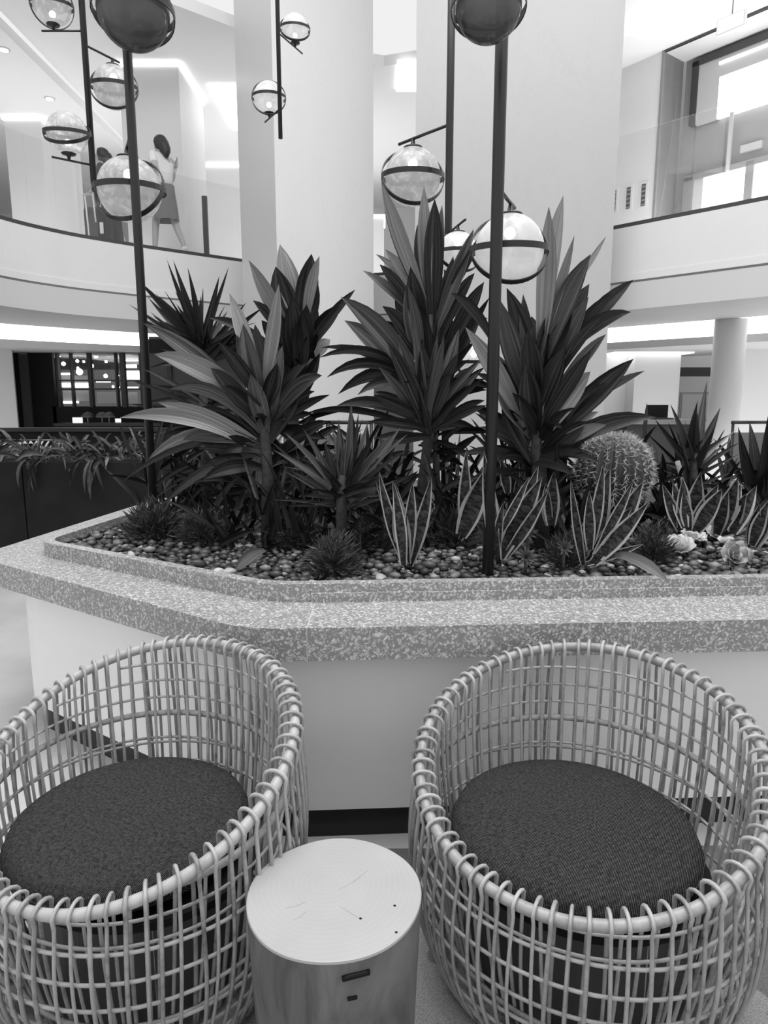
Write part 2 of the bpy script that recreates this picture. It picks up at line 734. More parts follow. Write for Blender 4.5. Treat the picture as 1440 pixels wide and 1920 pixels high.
def clip_x(poly, x0, x1):
    def half(ps, x, keep_gt):
        out = []
        for i in range(len(ps)):
            a, b = ps[i], ps[(i + 1) % len(ps)]
            ia, ib = (a.x > x) == keep_gt, (b.x > x) == keep_gt
            if ia: out.append(a)
            if ia != ib:
                out.append(a + (b - a) * ((x - a.x) / (b.x - a.x)))
        return out
    return half(half([Vector(p) for p in poly], x0, True), x1, False)


def path_normals(path):
    N = []
    for i in range(len(path)):
        a, b = Vector(path[max(i - 1, 0)]), Vector(path[min(i + 1, len(path) - 1)])
        t = (b - a).normalized()
        N.append(Vector((-t.y, t.x)))
    return N


def sweep(name, path, d0, d1, z0, z1, mat, parent=None, bv=0.0):
    """a rectangular section swept along a plan path; d = distance to the left of the path"""
    N = path_normals(path)
    v, f = [], []
    for p, n in zip(path, N):
        p = Vector(p)
        a, b = p + n * d0, p + n * d1
        v += [Vector((a.x, a.y, z0)), Vector((b.x, b.y, z0)), Vector((b.x, b.y, z1)), Vector((a.x, a.y, z1))]
    for i in range(len(path) - 1):
        o, q = i * 4, i * 4 + 4
        for k in range(4):
            j = (k + 1) % 4
            f.append((o + k, q + k, q + j, o + j))
    f.append((0, 1, 2, 3))
    e = (len(path) - 1) * 4
    f.append((e + 3, e + 2, e + 1, e))
    o = mesh(name, v, f, mat, parent)
    if bv: bevel(o, bv)
    return o


def resample(pts, n):
    pts = [Vector(p) for p in pts]
    d = [0]
    for a, b in zip(pts, pts[1:]): d.append(d[-1] + (b - a).length)
    out = []
    for k in range(n):
        s = d[-1] * k / (n - 1)
        i = 0
        while i < len(d) - 2 and d[i + 1] < s: i += 1
        out.append(pts[i].lerp(pts[i + 1], (s - d[i]) / max(1e-9, d[i + 1] - d[i])))
    return out


def catmull(pts, per=6):
    pts = [Vector(p) for p in pts]
    out = []
    for i in range(len(pts) - 1):
        p0, p1, p2, p3 = pts[max(i - 1, 0)], pts[i], pts[i + 1], pts[min(i + 2, len(pts) - 1)]
        for k in range(per):
            t = k / per
            out.append(0.5 * ((2 * p1) + (p2 - p0) * t + (2 * p0 - 5 * p1 + 4 * p2 - p3) * t * t + (3 * p1 - p0 - 3 * p2 + p3) * t ** 3))
    out.append(pts[-1])
    return out


def structure(o):
    o['kind'] = 'structure'
    return o


# ================================================================== THE SETTING
structure(mesh('floor', [(-14, -3, 0), (14, -3, 0), (14, 20, 0), (-14, 20, 0)], [(0, 1, 2, 3)], 'floor_stone'))

# plan line of the gallery edge, from the left round the back to the right
BAL = catmull([(-4.35, 4.6), (-4.55, 6.0), (-4.53, 7.14), (-4.341, 8.215), (-4.0, 8.92), (-3.607, 9.399), (-3.082, 9.923), (-2.184, 10.711),
               (-1.15, 11.55), (-0.1, 11.95), (0.75, 11.0), (2.746, 8.739), (3.911, 7.435), (5.3, 5.9)], 8)
BAL_L = [p for p in BAL if p.x < -1.0]
structure(sweep('trim_1', BAL, 0.0, 0.06, 3.455, 3.50, 'dark_frame'))
structure(sweep('balcony_wall', BAL, 0.0, 0.25, 2.915, 3.455, 'white_paint'))
structure(sweep('trim_2', BAL, -0.012, 0.25, 2.835, 2.915, 'white_paint'))
structure(sweep('trim_3', BAL, 0.02, 0.25, 2.81, 2.835, 'grey_stone'))
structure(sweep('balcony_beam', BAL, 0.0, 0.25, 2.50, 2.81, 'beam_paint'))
structure(sweep('balcony_floor', BAL, 0.25, 9.0 if False else 2.6, 3.30, 3.46, 'white_paint'))
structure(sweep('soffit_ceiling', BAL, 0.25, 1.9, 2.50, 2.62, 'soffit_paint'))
structure(sweep('recess_ceiling', BAL, 1.9, 2.75, 2.95, 3.05, 'white_paint'))
BAL_COVE = [p for p in BAL if p.x < -3.15 or p.x > 1.2]
structure(sweep('cove_1', [p for p in BAL if p.x < -2.3 and p.y > 5], 2.55, 2.62, 2.335, 2.95, 'cove_light'))
structure(sweep('cove_2', [p for p in BAL if p.x > 0.9], 2.55, 2.62, 2.335, 2.95, 'cove_light'))
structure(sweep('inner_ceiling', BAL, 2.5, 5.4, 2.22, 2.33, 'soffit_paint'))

# upper storey behind the gallery
structure(mesh('gallery_floor', [(-14, 9, 3.40), (14, 9, 3.40), (14, 20, 3.40), (-14, 20, 3.40)], [(0, 1, 2, 3)], 'white_paint'))
gf = bpy.data.objects['gallery_floor']
bpy.data.objects.remove(gf)
BALO = [Vector(p) + n * 2.5 for p, n in zip(BAL, path_normals(BAL))]
structure(sweep('gallery_floor', BAL, 2.6, 6.5, 3.30, 3.46, 'white_paint'))
N = path_normals(BAL)
# ceiling of the upper storey: a higher field over the gallery and a lower band on the left
prism_c = [(-5.0, 9.2), (-5.0, 20), (3.0, 20), (3.0, 10.4), (1.2, 12.6), (-0.2, 13.0)]
structure(prism('ceiling', [(-5.0, 9.0), (-5.25, 20), (9, 20), (9, 6.0), (5.9, 5.6), (3.35, 8.5), (0.9, 11.2), (0.0, 11.5), (-1.2, 11.1), (-3.2, 9.4), (-4.2, 8.6)], 6.45, 6.6, 'ceiling_paint'))
structure(prism('ceiling_band', [(-5.0, 3.0), (-5.25, 20), (-13, 20), (-13, 3.0)], 6.30, 6.45, 'ceiling_paint'))
structure(box('wall_back', -14, 14, 19.6, 19.8, 0, 6.6, 'white_paint'))
structure(box('wall_left', -13.2, -13, 2, 20, 0, 6.6, 'white_paint'))


def lit_pillar(name, px0, px1, py_top, Y, depth, zt, skew=0.0, zb=3.46):
    """a white box pillar whose top stops short of the ceiling over a strip of hidden light"""
    a, b = U(px0, py_top, Y), U(px1, py_top, Y)
    o = structure(box(name, a.x, b.x, Y, Y + depth, zb, zt - 0.07, 'white_paint'))
    c = structure(box('cove_' + name.split('_')[-1], a.x - 0.03, b.x + 0.03, Y - 0.03, Y + depth, zt - 0.06, zt, 'cove_light'))
    return o


lit_pillar('pillar_3', 222, 334, 122, 11.35, 1.45, 6.45)
lit_pillar('pillar_4', 6, 74, 206, 13.0, 1.6, 6.30)
lit_pillar('pillar_5', 383, 470, 322, 16.0, 1.2, 6.45)
lit_pillar('pillar_6', 700, 720, 452, 16.0, 1.0, 5.4)
structure(box('pillar_7', U(86, 350, 14.5).x, U(120, 350, 14.5).x, 14.5, 15, 3.46, 5.2, 'grey_stone'))
# slots of light in the upper ceiling
for i, (x0, x1, y0, y1) in enumerate([(-2.85, -2.0, 12.1, 14.0), (0.2, 1.0, 10.7 + 0.6, 12.3)]):
    structure(box('cove_%d' % (11 + i), x0, x1, y0, y1, 6.41, 6.45, 'cove_light'))
structure(box('cove_13', U(78, 300, 17).x, U(222, 300, 17).x, 17.0, 17.1, U(100, 328, 17).z, U(100, 268, 17).z, 'cove_light'))
for i, (x, y) in enumerate([(7, 92), (93, 184), (52, 238)]):
    p = G(x, y, 6.30)
    t = thing('ceiling_downlight', p, ['round recessed downlight nearest the picture edge in the upper ceiling', 'round recessed downlight between the two others, above the mottled globe',
                                     'small far recessed downlight over the pale gallery pillar'][i], 'light', 'downlights in the gallery ceiling')
    lathe('rim', [(0.085, -0.012), (0.085, 0.0)], 16, p, 'white_paint', t)
    lathe('lens', [(0.06, -0.02), (0.06, -0.012)], 16, p, 'downlight', t)

# the two tall marble columns
A, B = U(515, 300, 8.6), U(700, 300, 9.2)
d = (B - A); d.z = 0
n = Vector((-d.y, d.x, 0)).normalized()
structure(prism('column_1', [A.xy, B.xy, (B + n * 1.45).xy, (A + n * 1.45).xy], 0, 9.0, 'column_marble'))
A, B = U(779, 300, 8.4), U(1157, 300, 8.1)
d = (B - A); d.z = 0
n = Vector((-d.y, d.x, 0)).normalized()
structure(prism('column_2', [A.xy, B.xy, (B + n * 0.9).xy, (A + n * 0.9).xy], 0, 9.0, 'column_marble_shaded'))

# right-hand upper wall with its window recess
WP, WD = Vector((3.7, 11.55)), Vector((0.60, -0.80))
WN = Vector((0.80, 0.60))           # away from the hall


def onwall(px, py, t=0.0):
    r = ray(px, py)
    P0 = WP + WN * t
    k = (P0.x * WN.x + P0.y * WN.y) / (r.x * WN.x + r.y * WN.y)
    q = r * k + Vector((0, 0, CAM_H))
    return (Vector(q.xy) - P0).dot(WD), q.z


s_rec = onwall(1238, 250)[0]
z_rec = onwall(1250, 97)[1]
structure(obox('wall_right', WP, WD, WN, -3.5, s_rec, 0, 0.5, 3.3, 6.45, 'white_paint'))
structure(obox('wall_right_head', WP, WD, WN, s_rec, 6.0, 0, 0.5, z_rec, 6.45, 'white_paint'))
structure(obox('trim_4', WP, WD, WN, s_rec - 0.04, s_rec, -0.02, 0.5, 3.46, z_rec + 0.04, 'grey_metal'))
structure(obox('trim_5', WP, WD, WN, s_rec, 6.0, -0.02, 0.02, z_rec, z_rec + 0.05, 'dark_frame'))
RT = 0.50
s_f, z_f = onwall(1300, 118, RT)
structure(obox('wall_right_reveal', WP, WD, WN, s_rec, 6.0, RT + 0.08, RT + 0.2, 3.3, 6.45, 'spandrel_grey'))
w1 = structure(empty('window_1', (WP + WD * s_f).to_3d()))
obox('window_frame', WP, WD, WN, s_f, s_f + 0.10, RT - 0.02, RT + 0.08, onwall(1290, 238, RT)[1], z_f, 'dark_frame', w1)
obox('window_frame', WP, WD, WN, s_f, 6.0, RT - 0.02, RT + 0.08, z_f - 0.07, z_f, 'dark_frame', w1)
za = onwall(1345, 222, RT)[1]
obox('curtain_panel', WP, WD, WN, s_f + 0.10, onwall(1345, 200, RT)[0], RT, RT + 0.06, za, z_f - 0.07, 'blind_cloth', w1)
obox('pane', WP, WD, WN, onwall(1345, 200, RT)[0], 6.0, RT, RT + 0.06, za, onwall(1345, 146, RT)[1], 'window_light', w1)
obox('blind', WP, WD, WN, onwall(1345, 200, RT)[0], 6.0, RT, RT + 0.06, onwall(1345, 146, RT)[1], z_f - 0.07, 'blind_cloth', w1)
obox('blind_light', WP, WD, WN, onwall(1350, 120, RT)[0], 6.0, RT - 0.03, RT, onwall(1350, 122, RT)[1], onwall(1350, 117, RT)[1], 'sign_light', w1)
w2 = structure(empty('window_2', (WP + WD * s_f).to_3d()))
zt2, zb2 = onwall(1345, 327, RT)[1], 3.5
for q, (xa, xb, xm) in enumerate([(1318, 1397, 1), (1412, 1500, 1)]):
    obox('pane', WP, WD, WN, onwall(xa, 350, RT)[0], onwall(xb, 350, RT)[0], RT, RT + 0.06, zb2, zt2, 'window_light', w2)
obox('curtain_panel', WP, WD, WN, onwall(1300, 350, RT)[0], onwall(1318, 350, RT)[0], RT, RT + 0.06, zb2, zt2, 'blind_cloth', w2)
for xa, xb in ((1283, 1300), (1397, 1412)):
    obox('window_frame', WP, WD, WN, onwall(xa, 350, RT)[0], onwall(xb, 350, RT)[0], RT - 0.03, RT + 0.06, zb2, zt2 + 0.06, 'grey_metal', w2)
obox('window_frame', WP, WD, WN, onwall(1283, 350, RT)[0], 6.0, RT - 0.03, RT + 0.06, zt2, zt2 + 0.08, 'grey_metal', w2)
structure(obox('trim_6', WP, WD, WN, onwall(1362, 260, RT - .1)[0], onwall(1368, 260, RT - .1)[0], RT - 0.06, RT - 0.02, zt2, za, 'blind_cloth'))
p = onwall(1406, 274, RT)
structure(obox('trim_7', WP, WD, WN, p[0] - 0.15, p[0] + 0.15, RT + 0.03, RT + 0.08, p[1] - 0.05, p[1] + 0.05, 'blind_cloth'))
# three slot vents low on that wall
for i, px in enumerate((1152, 1179, 1207)):
    s, z = onwall(px, 377 - (px - 1152) * 0.2, 0)
    t = thing('wall_vent', (WP + WD * s).to_3d() + Vector((0, 0, z - 0.17)), ['slot vent at the column edge on the upper wall', 'middle slot vent of three on the upper wall', 'slot vent of three closest to the window recess'][i], 'vent', 'slot vents on the upper wall')
    obox('frame', WP, WD, WN, s - 0.075, s + 0.075, -0.012, 0.0, z - 0.19, z + 0.19, 'white_paint', t)
    obox('slot', WP, WD, WN, s - 0.035, s + 0.035, -0.016, -0.012, z - 0.16, z + 0.16, 'dark_frame', t)
    for k in range(5):
        obox('slat', WP, WD, WN, s - 0.035, s + 0.035, -0.022, -0.016, z - 0.15 + k * 0.065, z - 0.13 + k * 0.065, 'grey_metal', t)
# bright cove line of the ceiling on the right
structure(prism('cove_14', [G(1172, 70, 6.4).xy, G(1172, 48, 6.4).xy, G(1330, -20, 6.4).xy, G(1300, -20, 6.4).xy], 6.40, 6.45, 'cove_light'))

# exit light hanging from that ceiling
p = U(1372, 40, 9.0)
t = thing('exit_light', p, 'small white lit sign box hanging above the upper window', 'sign')
obox('housing', p.xy, WD, WN, -0.17, 0.17, -0.03, 0.03, p.z - 0.11, p.z + 0.07, 'white_paint', t, 0.01)
obox('lit_face', p.xy, WD, WN, -0.15, 0.15, -0.036, -0.03, p.z - 0.09, p.z + 0.05, 'sign_light', t)
tube('hanger', [p + Vector((0, 0, 0.07)), Vector((p.x, p.y, 6.45))], 0.008, 'grey_metal', t)

# glass balustrade on the gallery edge
NB = path_normals(BAL)
gb = thing('glass_balustrade', (-2.2, 10.7, 3.5), 'clear glass balustrade standing on the curved gallery edge', 'balustrade')
for i in range(0, len(BAL) - 4, 4):
    seg = BAL[i:i + 5]
    if max(p.x for p in seg) > -1.0 and min(p.x for p in seg) < 2.3: continue
    # shorten each pane by a small joint
    a = [seg[0].lerp(seg[1], 0.04)] + seg[1:-1] + [seg[-1].lerp(seg[-2], 0.04)]
    sweep('pane', a, 0.02, 0.036, 3.5, 4.5, 'balustrade_glass', gb)

# under the gallery, right: pillar, white wall boxes and a darker band
c = U(1363, 700, 9.6)
structure(lathe('pillar_1', [(0.205, 0), (0.205, 2.5)], 28, (c.x, c.y, 0), 'white_paint'))
structure(box('wall_lobby', U(1040, 700, 12.6).x, U(1190, 700, 12.6).x, 12.6, 13.4, 0, 2.22, 'white_paint'))
a, b = U(1190, 700, 12.2), U(1275, 700, 12.2)
structure(box('pillar_2', a.x, b.x, 12.2, 13.2, 0, 2.2, 'white_paint'))
structure(box('cove_15', a.x - 0.4, b.x + 0.18, 12.1, 13.2, 2.2, 2.22, 'cove_light'))
structure(box('wall_lobby_back', 3.0, 13, 15.4, 15.6, 0, 3.3, 'white_paint'))
a = U(1270, 697, 14.6)
structure(box('trim_8', a.x, U(1345, 697, 14.6).x, 14.5, 14.6, U(1300, 706, 14.6).z, U(1300, 689, 14.6).z, 'dark_frame'))
structure(box('wall_lobby_right', U(1376, 750, 11.4).x, 9.5, 11.4, 11.6, 0, 2.22, 'white_paint'))
structure(box('wall_lobby_middle', -1.9, 2.5, 16.4, 16.6, 0, 3.3, 'white_paint'))

# under the gallery, left: white wall end and the dark bar front
structure(prism('wall_lobby_left', [U(-260, 700, 9.8).xy, U(20, 640, 11.6).xy, U(22, 640, 11.9).xy, U(-280, 700, 10.6).xy], 0, 2.5, 'white_paint'))

# ================================================================== PLANTER
P_OUT = [(3.4, 2.20), (-0.42, 1.985), (-1.80, 2.93), (-1.55, 4.6), (-0.7, 5.5), (3.4, 5.5)]
P_RAD = [0, 0.34, 0.26, 0.3, 0.3, 0]
LEDGE = fillet(P_OUT, P_RAD, 12)
pl = thing('planter', (0.5, 3.6, 0), 'long terrazzo-topped white planter with a bench-wide ledge and rounded corners', 'planter')
prism('toe_kick', fillet(inset(P_OUT, 0.145), P_RAD, 8), 0.0, 0.115, 'toe_black', pl)
prism('plinth', fillet(inset(P_OUT, 0.12), P_RAD, 12), 0.115, 0.695, 'plinth_paint', pl)
xs = [-2.2, -0.235, 0.775, 1.9, 3.5]
for a, b in zip(xs, xs[1:]):
    prism('ledge_slab', clip_x(LEDGE, a + 0.0015, b - 0.0015), 0.695, 0.80, 'terrazzo', pl)
    if a > -2: prism('ledge_joint', clip_x(LEDGE, a - 0.0015, a + 0.0015), 0.695, 0.80, 'joint_grout', pl)
C_OUT = [(3.4, 2.47), (-0.40, 2.258), (-1.545, 2.97), (-1.30, 4.4), (-0.6, 5.2), (3.4, 5.2)]
CURB = [p for p in fillet(C_OUT, [0, 0.32, 0.17, 0.3, 0.3, 0], 12)]
# densify the front line so that the curb can be split where its joints are
cp = []
for p, q in zip(CURB, CURB[1:] + CURB[:1]):
    k = max(1, int((q - p).length / 0.12))
    cp += [p.lerp(q, i / k) for i in range(k)]
start = max(range(len(cp)), key=lambda i: cp[i].x - cp[i].y)
cp = cp[start:] + cp[:start]
cp = [p for p in cp if p.x < 3.39 or p.y < 3]
segs, cur = [], [cp[0]]
cuts = [1.9, 0.775, -0.25]
for p in cp[1:]:
    if cuts and p.x < cuts[0] and p.y < 2.6:
        q = cur[-1].lerp(p, (cur[-1].x - cuts[0]) / (cur[-1].x - p.x))
        cur.append(q + (cur[-1] - q).normalized() * 0.0003); segs.append(cur); cur = [q + (p - q).normalized() * 0.0003]; cuts.pop(0)
    cur.append(p)
segs.append(cur)
for k, s in enumerate(segs):
    o = sweep('curb_segment', s, 0.0, -0.046, 0.80, 0.862, 'terrazzo', pl)
    if k < len(segs) - 1:
        o = sweep('curb_strip', s, 0.012, 0.0, 0.80, 0.832, 'terrazzo', pl)
prism('soil', fillet(inset(C_OUT, 0.046), [0, 0.3, 0.14, 0.3, 0.3, 0], 8), 0.79, 0.818, 'soil', pl)
GRAV = 0.818
IN = fillet(inset(C_OUT, 0.075), [0, 0.28, 0.12, 0.3, 0.3, 0], 6)


def inside(p, poly):
    c = False
    n = len(poly)
    for i in range(n):
        a, b = poly[i], poly[i - 1]
        if (a[1] > p[1]) != (b[1] > p[1]) and p[0] < (b[0] - a[0]) * (p[1] - a[1]) / (b[1] - a[1]) + a[0]:
            c = not c
    return c


# pebbles
peb_meshes = []
for k in range(8):
    bm = bmesh.new()
    bmesh.ops.create_icosphere(bm, subdivisions=2, radius=1.0)
    rr = random.Random(k)
    off = Vector((rr.random() * 9, rr.random() * 9, k))
    for v in bm.verts:
        v.co *= 1.0 + 0.28 * noise.noise(v.co * 0.9 + off)
        v.co = Vector((v.co.x * 1.15, v.co.y * (0.85 + 0.1 * rr.random()), v.co.z * 0.62))
    me = bpy.data.meshes.new('pebble')
    bm.to_mesh(me); bm.free()
    me.polygons.foreach_set('use_smooth', [True] * len(me.polygons))
    me.materials.append(MATS['pebble_stone'])
    peb_meshes.append(me)
spots = []
grid = {}
tries = 0
while tries < 42000:
    tries += 1
    x, y = R.uniform(-1.5, 2.2), R.uniform(2.3, 4.0)
    if not inside((x, y), IN): continue
    front = (y - (2.33 + 0.055 * x)) if x > -0.4 else 0.9 * (y - (2.30 + -0.62 * (x + 0.4)))
    if front > 0.75: continue
    layer = R.random() < 0.3
    s = R.choice((R.uniform(0.010, 0.017), R.uniform(0.015, 0.024), R.uniform(0.02, 0.028)))
    cx, cy = int(x / 0.05), int(y / 0.05)
    ok = True
    for i in (-1, 0, 1):
        for j in (-1, 0, 1):
            for (px, py, ps, pz) in grid.get((cx + i, cy + j, layer), ()):
                if (px - x) ** 2 + (py - y) ** 2 < (0.82 * (ps + s)) ** 2: ok = False
    if not ok: continue
    z = GRAV + s * 0.40 + (0.015 if layer else 0)
    grid.setdefault((cx, cy, layer), []).append((x, y, s, z))
    spots.append((front, x, y, s, z))
spots.sort()
vis = [q for q in spots if abs((U(720, 1000, q[2]).y)) and -1.55 < q[1] < q[2] * 0.62]
ind = vis[:300]
rest = vis[300:]
for i, (fr, x, y, s, z) in enumerate(ind):
    o = bpy.data.objects.new('pebble', peb_meshes[i % 8])
    COL.objects.link(o)
    o.location = (x, y, z)
    o.scale = (s * R.uniform(.85, 1.25), s * R.uniform(.85, 1.15), s * R.uniform(.8, 1.15))
    o.rotation_euler = (R.uniform(-.4, .4), R.uniform(-.4, .4), R.uniform(0, 6.28))
    tag(o, 'smooth grey river pebble lying just behind the planter curb', 'pebble', 'pebbles along the planter curb')
pv, pf = [], []
bm0 = bmesh.new()
bmesh.ops.create_icosphere(bm0, subdivisions=1, radius=1.0)
bv_ = [v.co.copy() for v in bm0.verts]
bf_ = [tuple(v.index for v in f.verts) for f in bm0.faces]
bm0.free()
for (fr, x, y, s, z) in rest:
    M = Matrix.Rotation(R.uniform(0, 6.28), 3, 'Z')
    o = len(pv)
    ax, ay = R.uniform(.9, 1.3), R.uniform(.8, 1.1)
    pv += [M @ Vector((c.x * s * ax, c.y * s * ay, c.z * s * 0.62)) + Vector((x, y, z)) for c in bv_]
    pf += [tuple(i + o for i in f) for f in bf_]
tag(mesh('pebbles', pv, pf, 'pebble_mass', smooth=True), 'bed of mixed grey pebbles among the plant stems', 'pebbles', kind='stuff')

# ================================================================== LEAVES
CAMP = Vector((0, 0, CAM_H))


def leaf(parent, P0, P1, C, w, mat, roll=0.0, kind='lance', n=9, fold=0.22, twist=0.0, name='leaf'):
    pts, tan = [], []
    for i in range(n + 1):
        t = i / n
        pts.append(P0 * (1 - t) ** 2 + C * 2 * t * (1 - t) + P1 * t * t)
        tan.append(((C - P0) * (1 - t) + (P1 - C) * t).normalized())
    cols = (-1, -0.72, 0, 0.72, 1) if kind == 'snake' else (-1, -0.5, 0, 0.5, 1)
    v, uv, f, idx = [], [], [], []
    S = None
    for i in range(n + 1):
        t = i / n
        V = (pts[i] - CAMP).normalized()
        T = tan[i]
        s = T.cross(V)
        s = s.normalized() if s.length > 0.15 else (S or Vector((1, 0, 0)))
        if S is not None and s.dot(S) < 0: s = -s
        s = Matrix.Rotation(roll + twist * t if i == 0 or True else 0, 3, T) @ s
        Nn = s.cross(T)
        S0 = s
        if kind == 'lance': ww = (0.30 + 0.70 * math.sin(min(1, t / 0.55) * PI / 2)) * (1 - max(0, (t - 0.5) / 0.5) ** 2.2)
        elif kind == 'yucca': ww = (0.75 + 0.25 * math.sin(min(1, t / 0.35) * PI / 2)) * (1 - t ** 1.8)
        elif kind == 'blunt': ww = (0.35 + 0.65 * math.sin(min(1, t / 0.5) * PI / 2)) * (1 - max(0, (t - 0.6) / 0.4) ** 3.5)
        else: ww = (0.50 + 0.50 * math.sin(min(1, t / 0.5) * PI / 2)) * (1 - max(0, (t - 0.35) / 0.65) ** 1.7)
        ww = max(ww, 0.015) * w
        wave = 0.04 * math.sin(t * 9 + roll * 7) * w
        for c in cols:
            v.append(pts[i] + s * (c * ww * 0.5) - Nn * (fold * ww * (abs(c) ** 1.3)) + Nn * wave * c)
            uv.append((c * 0.5 + 0.5, t))
    for i in range(n):
        for k in range(4):
            a = i * 5 + k
            f.append((a, a + 1, a + 6, a + 5))
            idx.append(1 if kind == 'snake' and k in (0, 3) else 0)
    m = ['snake_leaf', 'snake_margin'] if kind == 'snake' else mat
    return mesh(name, v, f, m, parent, smooth=True, idx=idx if kind == 'snake' else None, uv=uv)


TONE = {'d': 'leaf_dark', 'm': 'leaf_mid', 'p': 'leaf_pale', 'k': 'leaf_black'}


def pleaf(parent, bx, by, tx, ty, wpx, tone, bow=0.0, Y=3.0, dy0=0.0, dy1=None, kind='lance', roll=None, bowside=None, ext=None):
    """leaf from pixel base to pixel tip at real depths; bow = arching as a share of its length (up)"""
    if dy1 is None: dy1 = R.uniform(-0.16, 0.10)
    P0, P1 = U(bx, by, Y + dy0), U(tx, ty, Y + dy1)
    L = (P1 - P0).length
    if kind == 'lance': bow += 0.07 * abs(P1.x - P0.x) / L
    C = (P0 + P1) / 2 + Vector((0, 0, 1)) * bow * L
    if bowside: C += Vector((1, 0, 0)) * bowside * L
    C += Vector((1, 0, 0)) * R.uniform(-0.05, 0.05) * L
    w = wpx * mpp((P0 + P1) / 2) * (1.35 if kind == 'snake' else 1.08)
    if roll is None: roll = R.uniform(-0.4, 0.4)
    return leaf(parent, P0, P1, C, w, TONE[tone], roll, kind, twist=R.uniform(-0.3, 0.3))


def fill(parent, c, n, lmin, lmax, w, tones, up=(0.2, 1.0), kind='lance', droop=0.12, yb=0.0, spread=0.05):
    for k in range(n):
        a = R.uniform(0, 2 * PI)
        e = R.uniform(*up)
        d = Vector((math.cos(a) * math.cos(e), math.sin(a) * math.cos(e), math.sin(e)))
        if d.y < 0: d.y *= 0.75
        L = R.uniform(lmin, lmax)
        P0 = Vector(c) + Vector((R.uniform(-spread, spread), R.uniform(-spread, spread) + yb, R.uniform(-spread, spread) * 2))
        P1 = P0 + d * L - Vector((0, 0, droop * L))
        P1.z = max(P1.z, GRAV + 0.03)
        C = P0 + d * L * 0.55 + Vector((0, 0, droop * L * 0.6))
        leaf(parent, P0, P1, C, w * R.uniform(0.6, 0.95), TONE[R.choice(tones)], R.uniform(-0.8, 0.8), kind, n=7)


def stem(parent, pts, r, mat='stem'):
    return tube('stem', pts, r, mat, parent, n=8)


def plant(name, px, py, Y, label, cat='plant', group=None):
    b = U(px, py, Y)
    return thing(name, (b.x, Y, GRAV), label, cat, group)


GD = 'dracaenas in the planter'
# --- A: broad-leaved plant at the left front
YA = 3.0
pa = plant('dracaena', 500, 990, YA, 'broad-leaved dracaena with long pale arching leaves beside the left lamp pole', group=GD)
stem(pa, [Vector((wloc(pa).x, YA, GRAV)), U(502, 900, YA), U(496, 800, YA), U(488, 735, YA)], [0.030, 0.026, 0.022, 0.014])
for a in [
    (486, 720, 430, 550, 27, 'p', 0.0, 0), (494, 735, 523, 532, 25, 'p', 0, 0), (500, 780, 456, 606, 36, 'm', 0, 0), (505, 800, 441, 625, 40, 'd', 0, 0),
    (505, 750, 478, 608, 27, 'd', 0, 0), (505, 800, 530, 648, 34, 'm', 0.03, 0), (495, 775, 289, 664, 38, 'p', 0.13, 0), (490, 790, 268, 606, 30, 'm', 0.08, 0),
    (470, 838, 225, 783, 27, 'p', 0.16, 0), (480, 825, 296, 755, 25, 'p', 0.04, 0), (490, 810, 316, 730, 27, 'm', 0.32, 0), (505, 845, 484, 914, 38, 'p', 0.25, 0),
    (470, 825, 272, 870, 26, 'p', 0.24, 0), (480, 830, 343, 824, 28, 'm', 0.10, 0), (400, 770, 268, 692, 9, 'd', 0.02, 0), (400, 780, 243, 711, 8, 'd', 0.0, 0),
    (505, 800, 604, 704, 26, 'm', 0.30, 0), (512, 790, 592, 712, 22, 'd', 0.22, 0), (500, 850, 300, 952, 18, 'm', 0.15, 0), (490, 840, 229, 903, 12, 'd', 0.22, 0),
    (490, 800, 395, 690, 30, 'd', 0.1, 0), (480, 820, 360, 770, 34, 'd', 0.12, 0), (500, 790, 420, 720, 34, 'd', 0.05, 0), (505, 830, 560, 730, 30, 'd', 0.1, 0),
    (498, 840, 440, 760, 36, 'd', 0.1, 0), (505, 860, 440, 830, 32, 'd', 0.2, 0), (505, 850, 390, 850, 28, 'd', 0.2, 0), (500, 880, 380, 900, 26, 'd', 0.2, 0),
    (498, 770, 520, 680, 30, 'd', 0.0, 0), (500, 820, 470, 700, 34, 'm', 0.0, 0), (497, 760, 408, 640, 26, 'd', 0.05, 0)]:
    bx, by, tx, ty, w, tone, bow, _ = a
    pleaf(pa, bx, by, tx, ty, w, tone, bow, YA)
fill(pa, U(498, 830, YA + .06), 26, 0.25, 0.42, 0.06, 'ddk', (-0.1, 1.1), yb=0.05)
fill(pa, U(505, 920, YA + .1), 16, 0.25, 0.40, 0.05, 'dk', (-0.2, 0.8), yb=0.05)

# --- B: spiky plant behind it
YB = 3.75
pb = plant('yucca', 390, 960, YB, 'spiky dark yucca with thin upright blades behind the left lamp pole', group='yuccas in the planter')
stem(pb, [wloc(pb), U(384, 800, YB), U(378, 660, YB)], [0.03, 0.026, 0.02])
for bx, by, tx, ty, w, bow in [
    (374, 640, 313, 487, 13, 0), (378, 640, 325, 488, 16, 0), (377, 640, 352, 502, 15, 0), (383, 640, 429, 500, 12, 0), (384, 640, 411, 518, 17, 0), (380, 645, 376, 553, 13, 0),
    (372, 650, 254, 521, 18, 0.02), (370, 655, 277, 557, 15, 0.02), (368, 660, 241, 570, 11, 0.03), (366, 662, 262, 596, 14, 0.04), (374, 645, 331, 570, 14, 0),
    (366, 668, 296, 630, 14, 0.05), (388, 650, 399, 584, 13, 0), (390, 660, 462, 567, 13, 0.02), (392, 664, 495, 575, 15, 0.04), (394, 668, 470, 600, 18, 0.04), (395, 672, 455, 640, 22, 0.05),
    (365, 672, 300, 655, 12, 0.05), (365, 680, 280, 690, 12, 0.1), (390, 680, 470, 660, 14, 0.1)]:
    pleaf(pb, bx, by, tx, ty, w, R.choice('ddk'), bow, YB, kind='yucca')
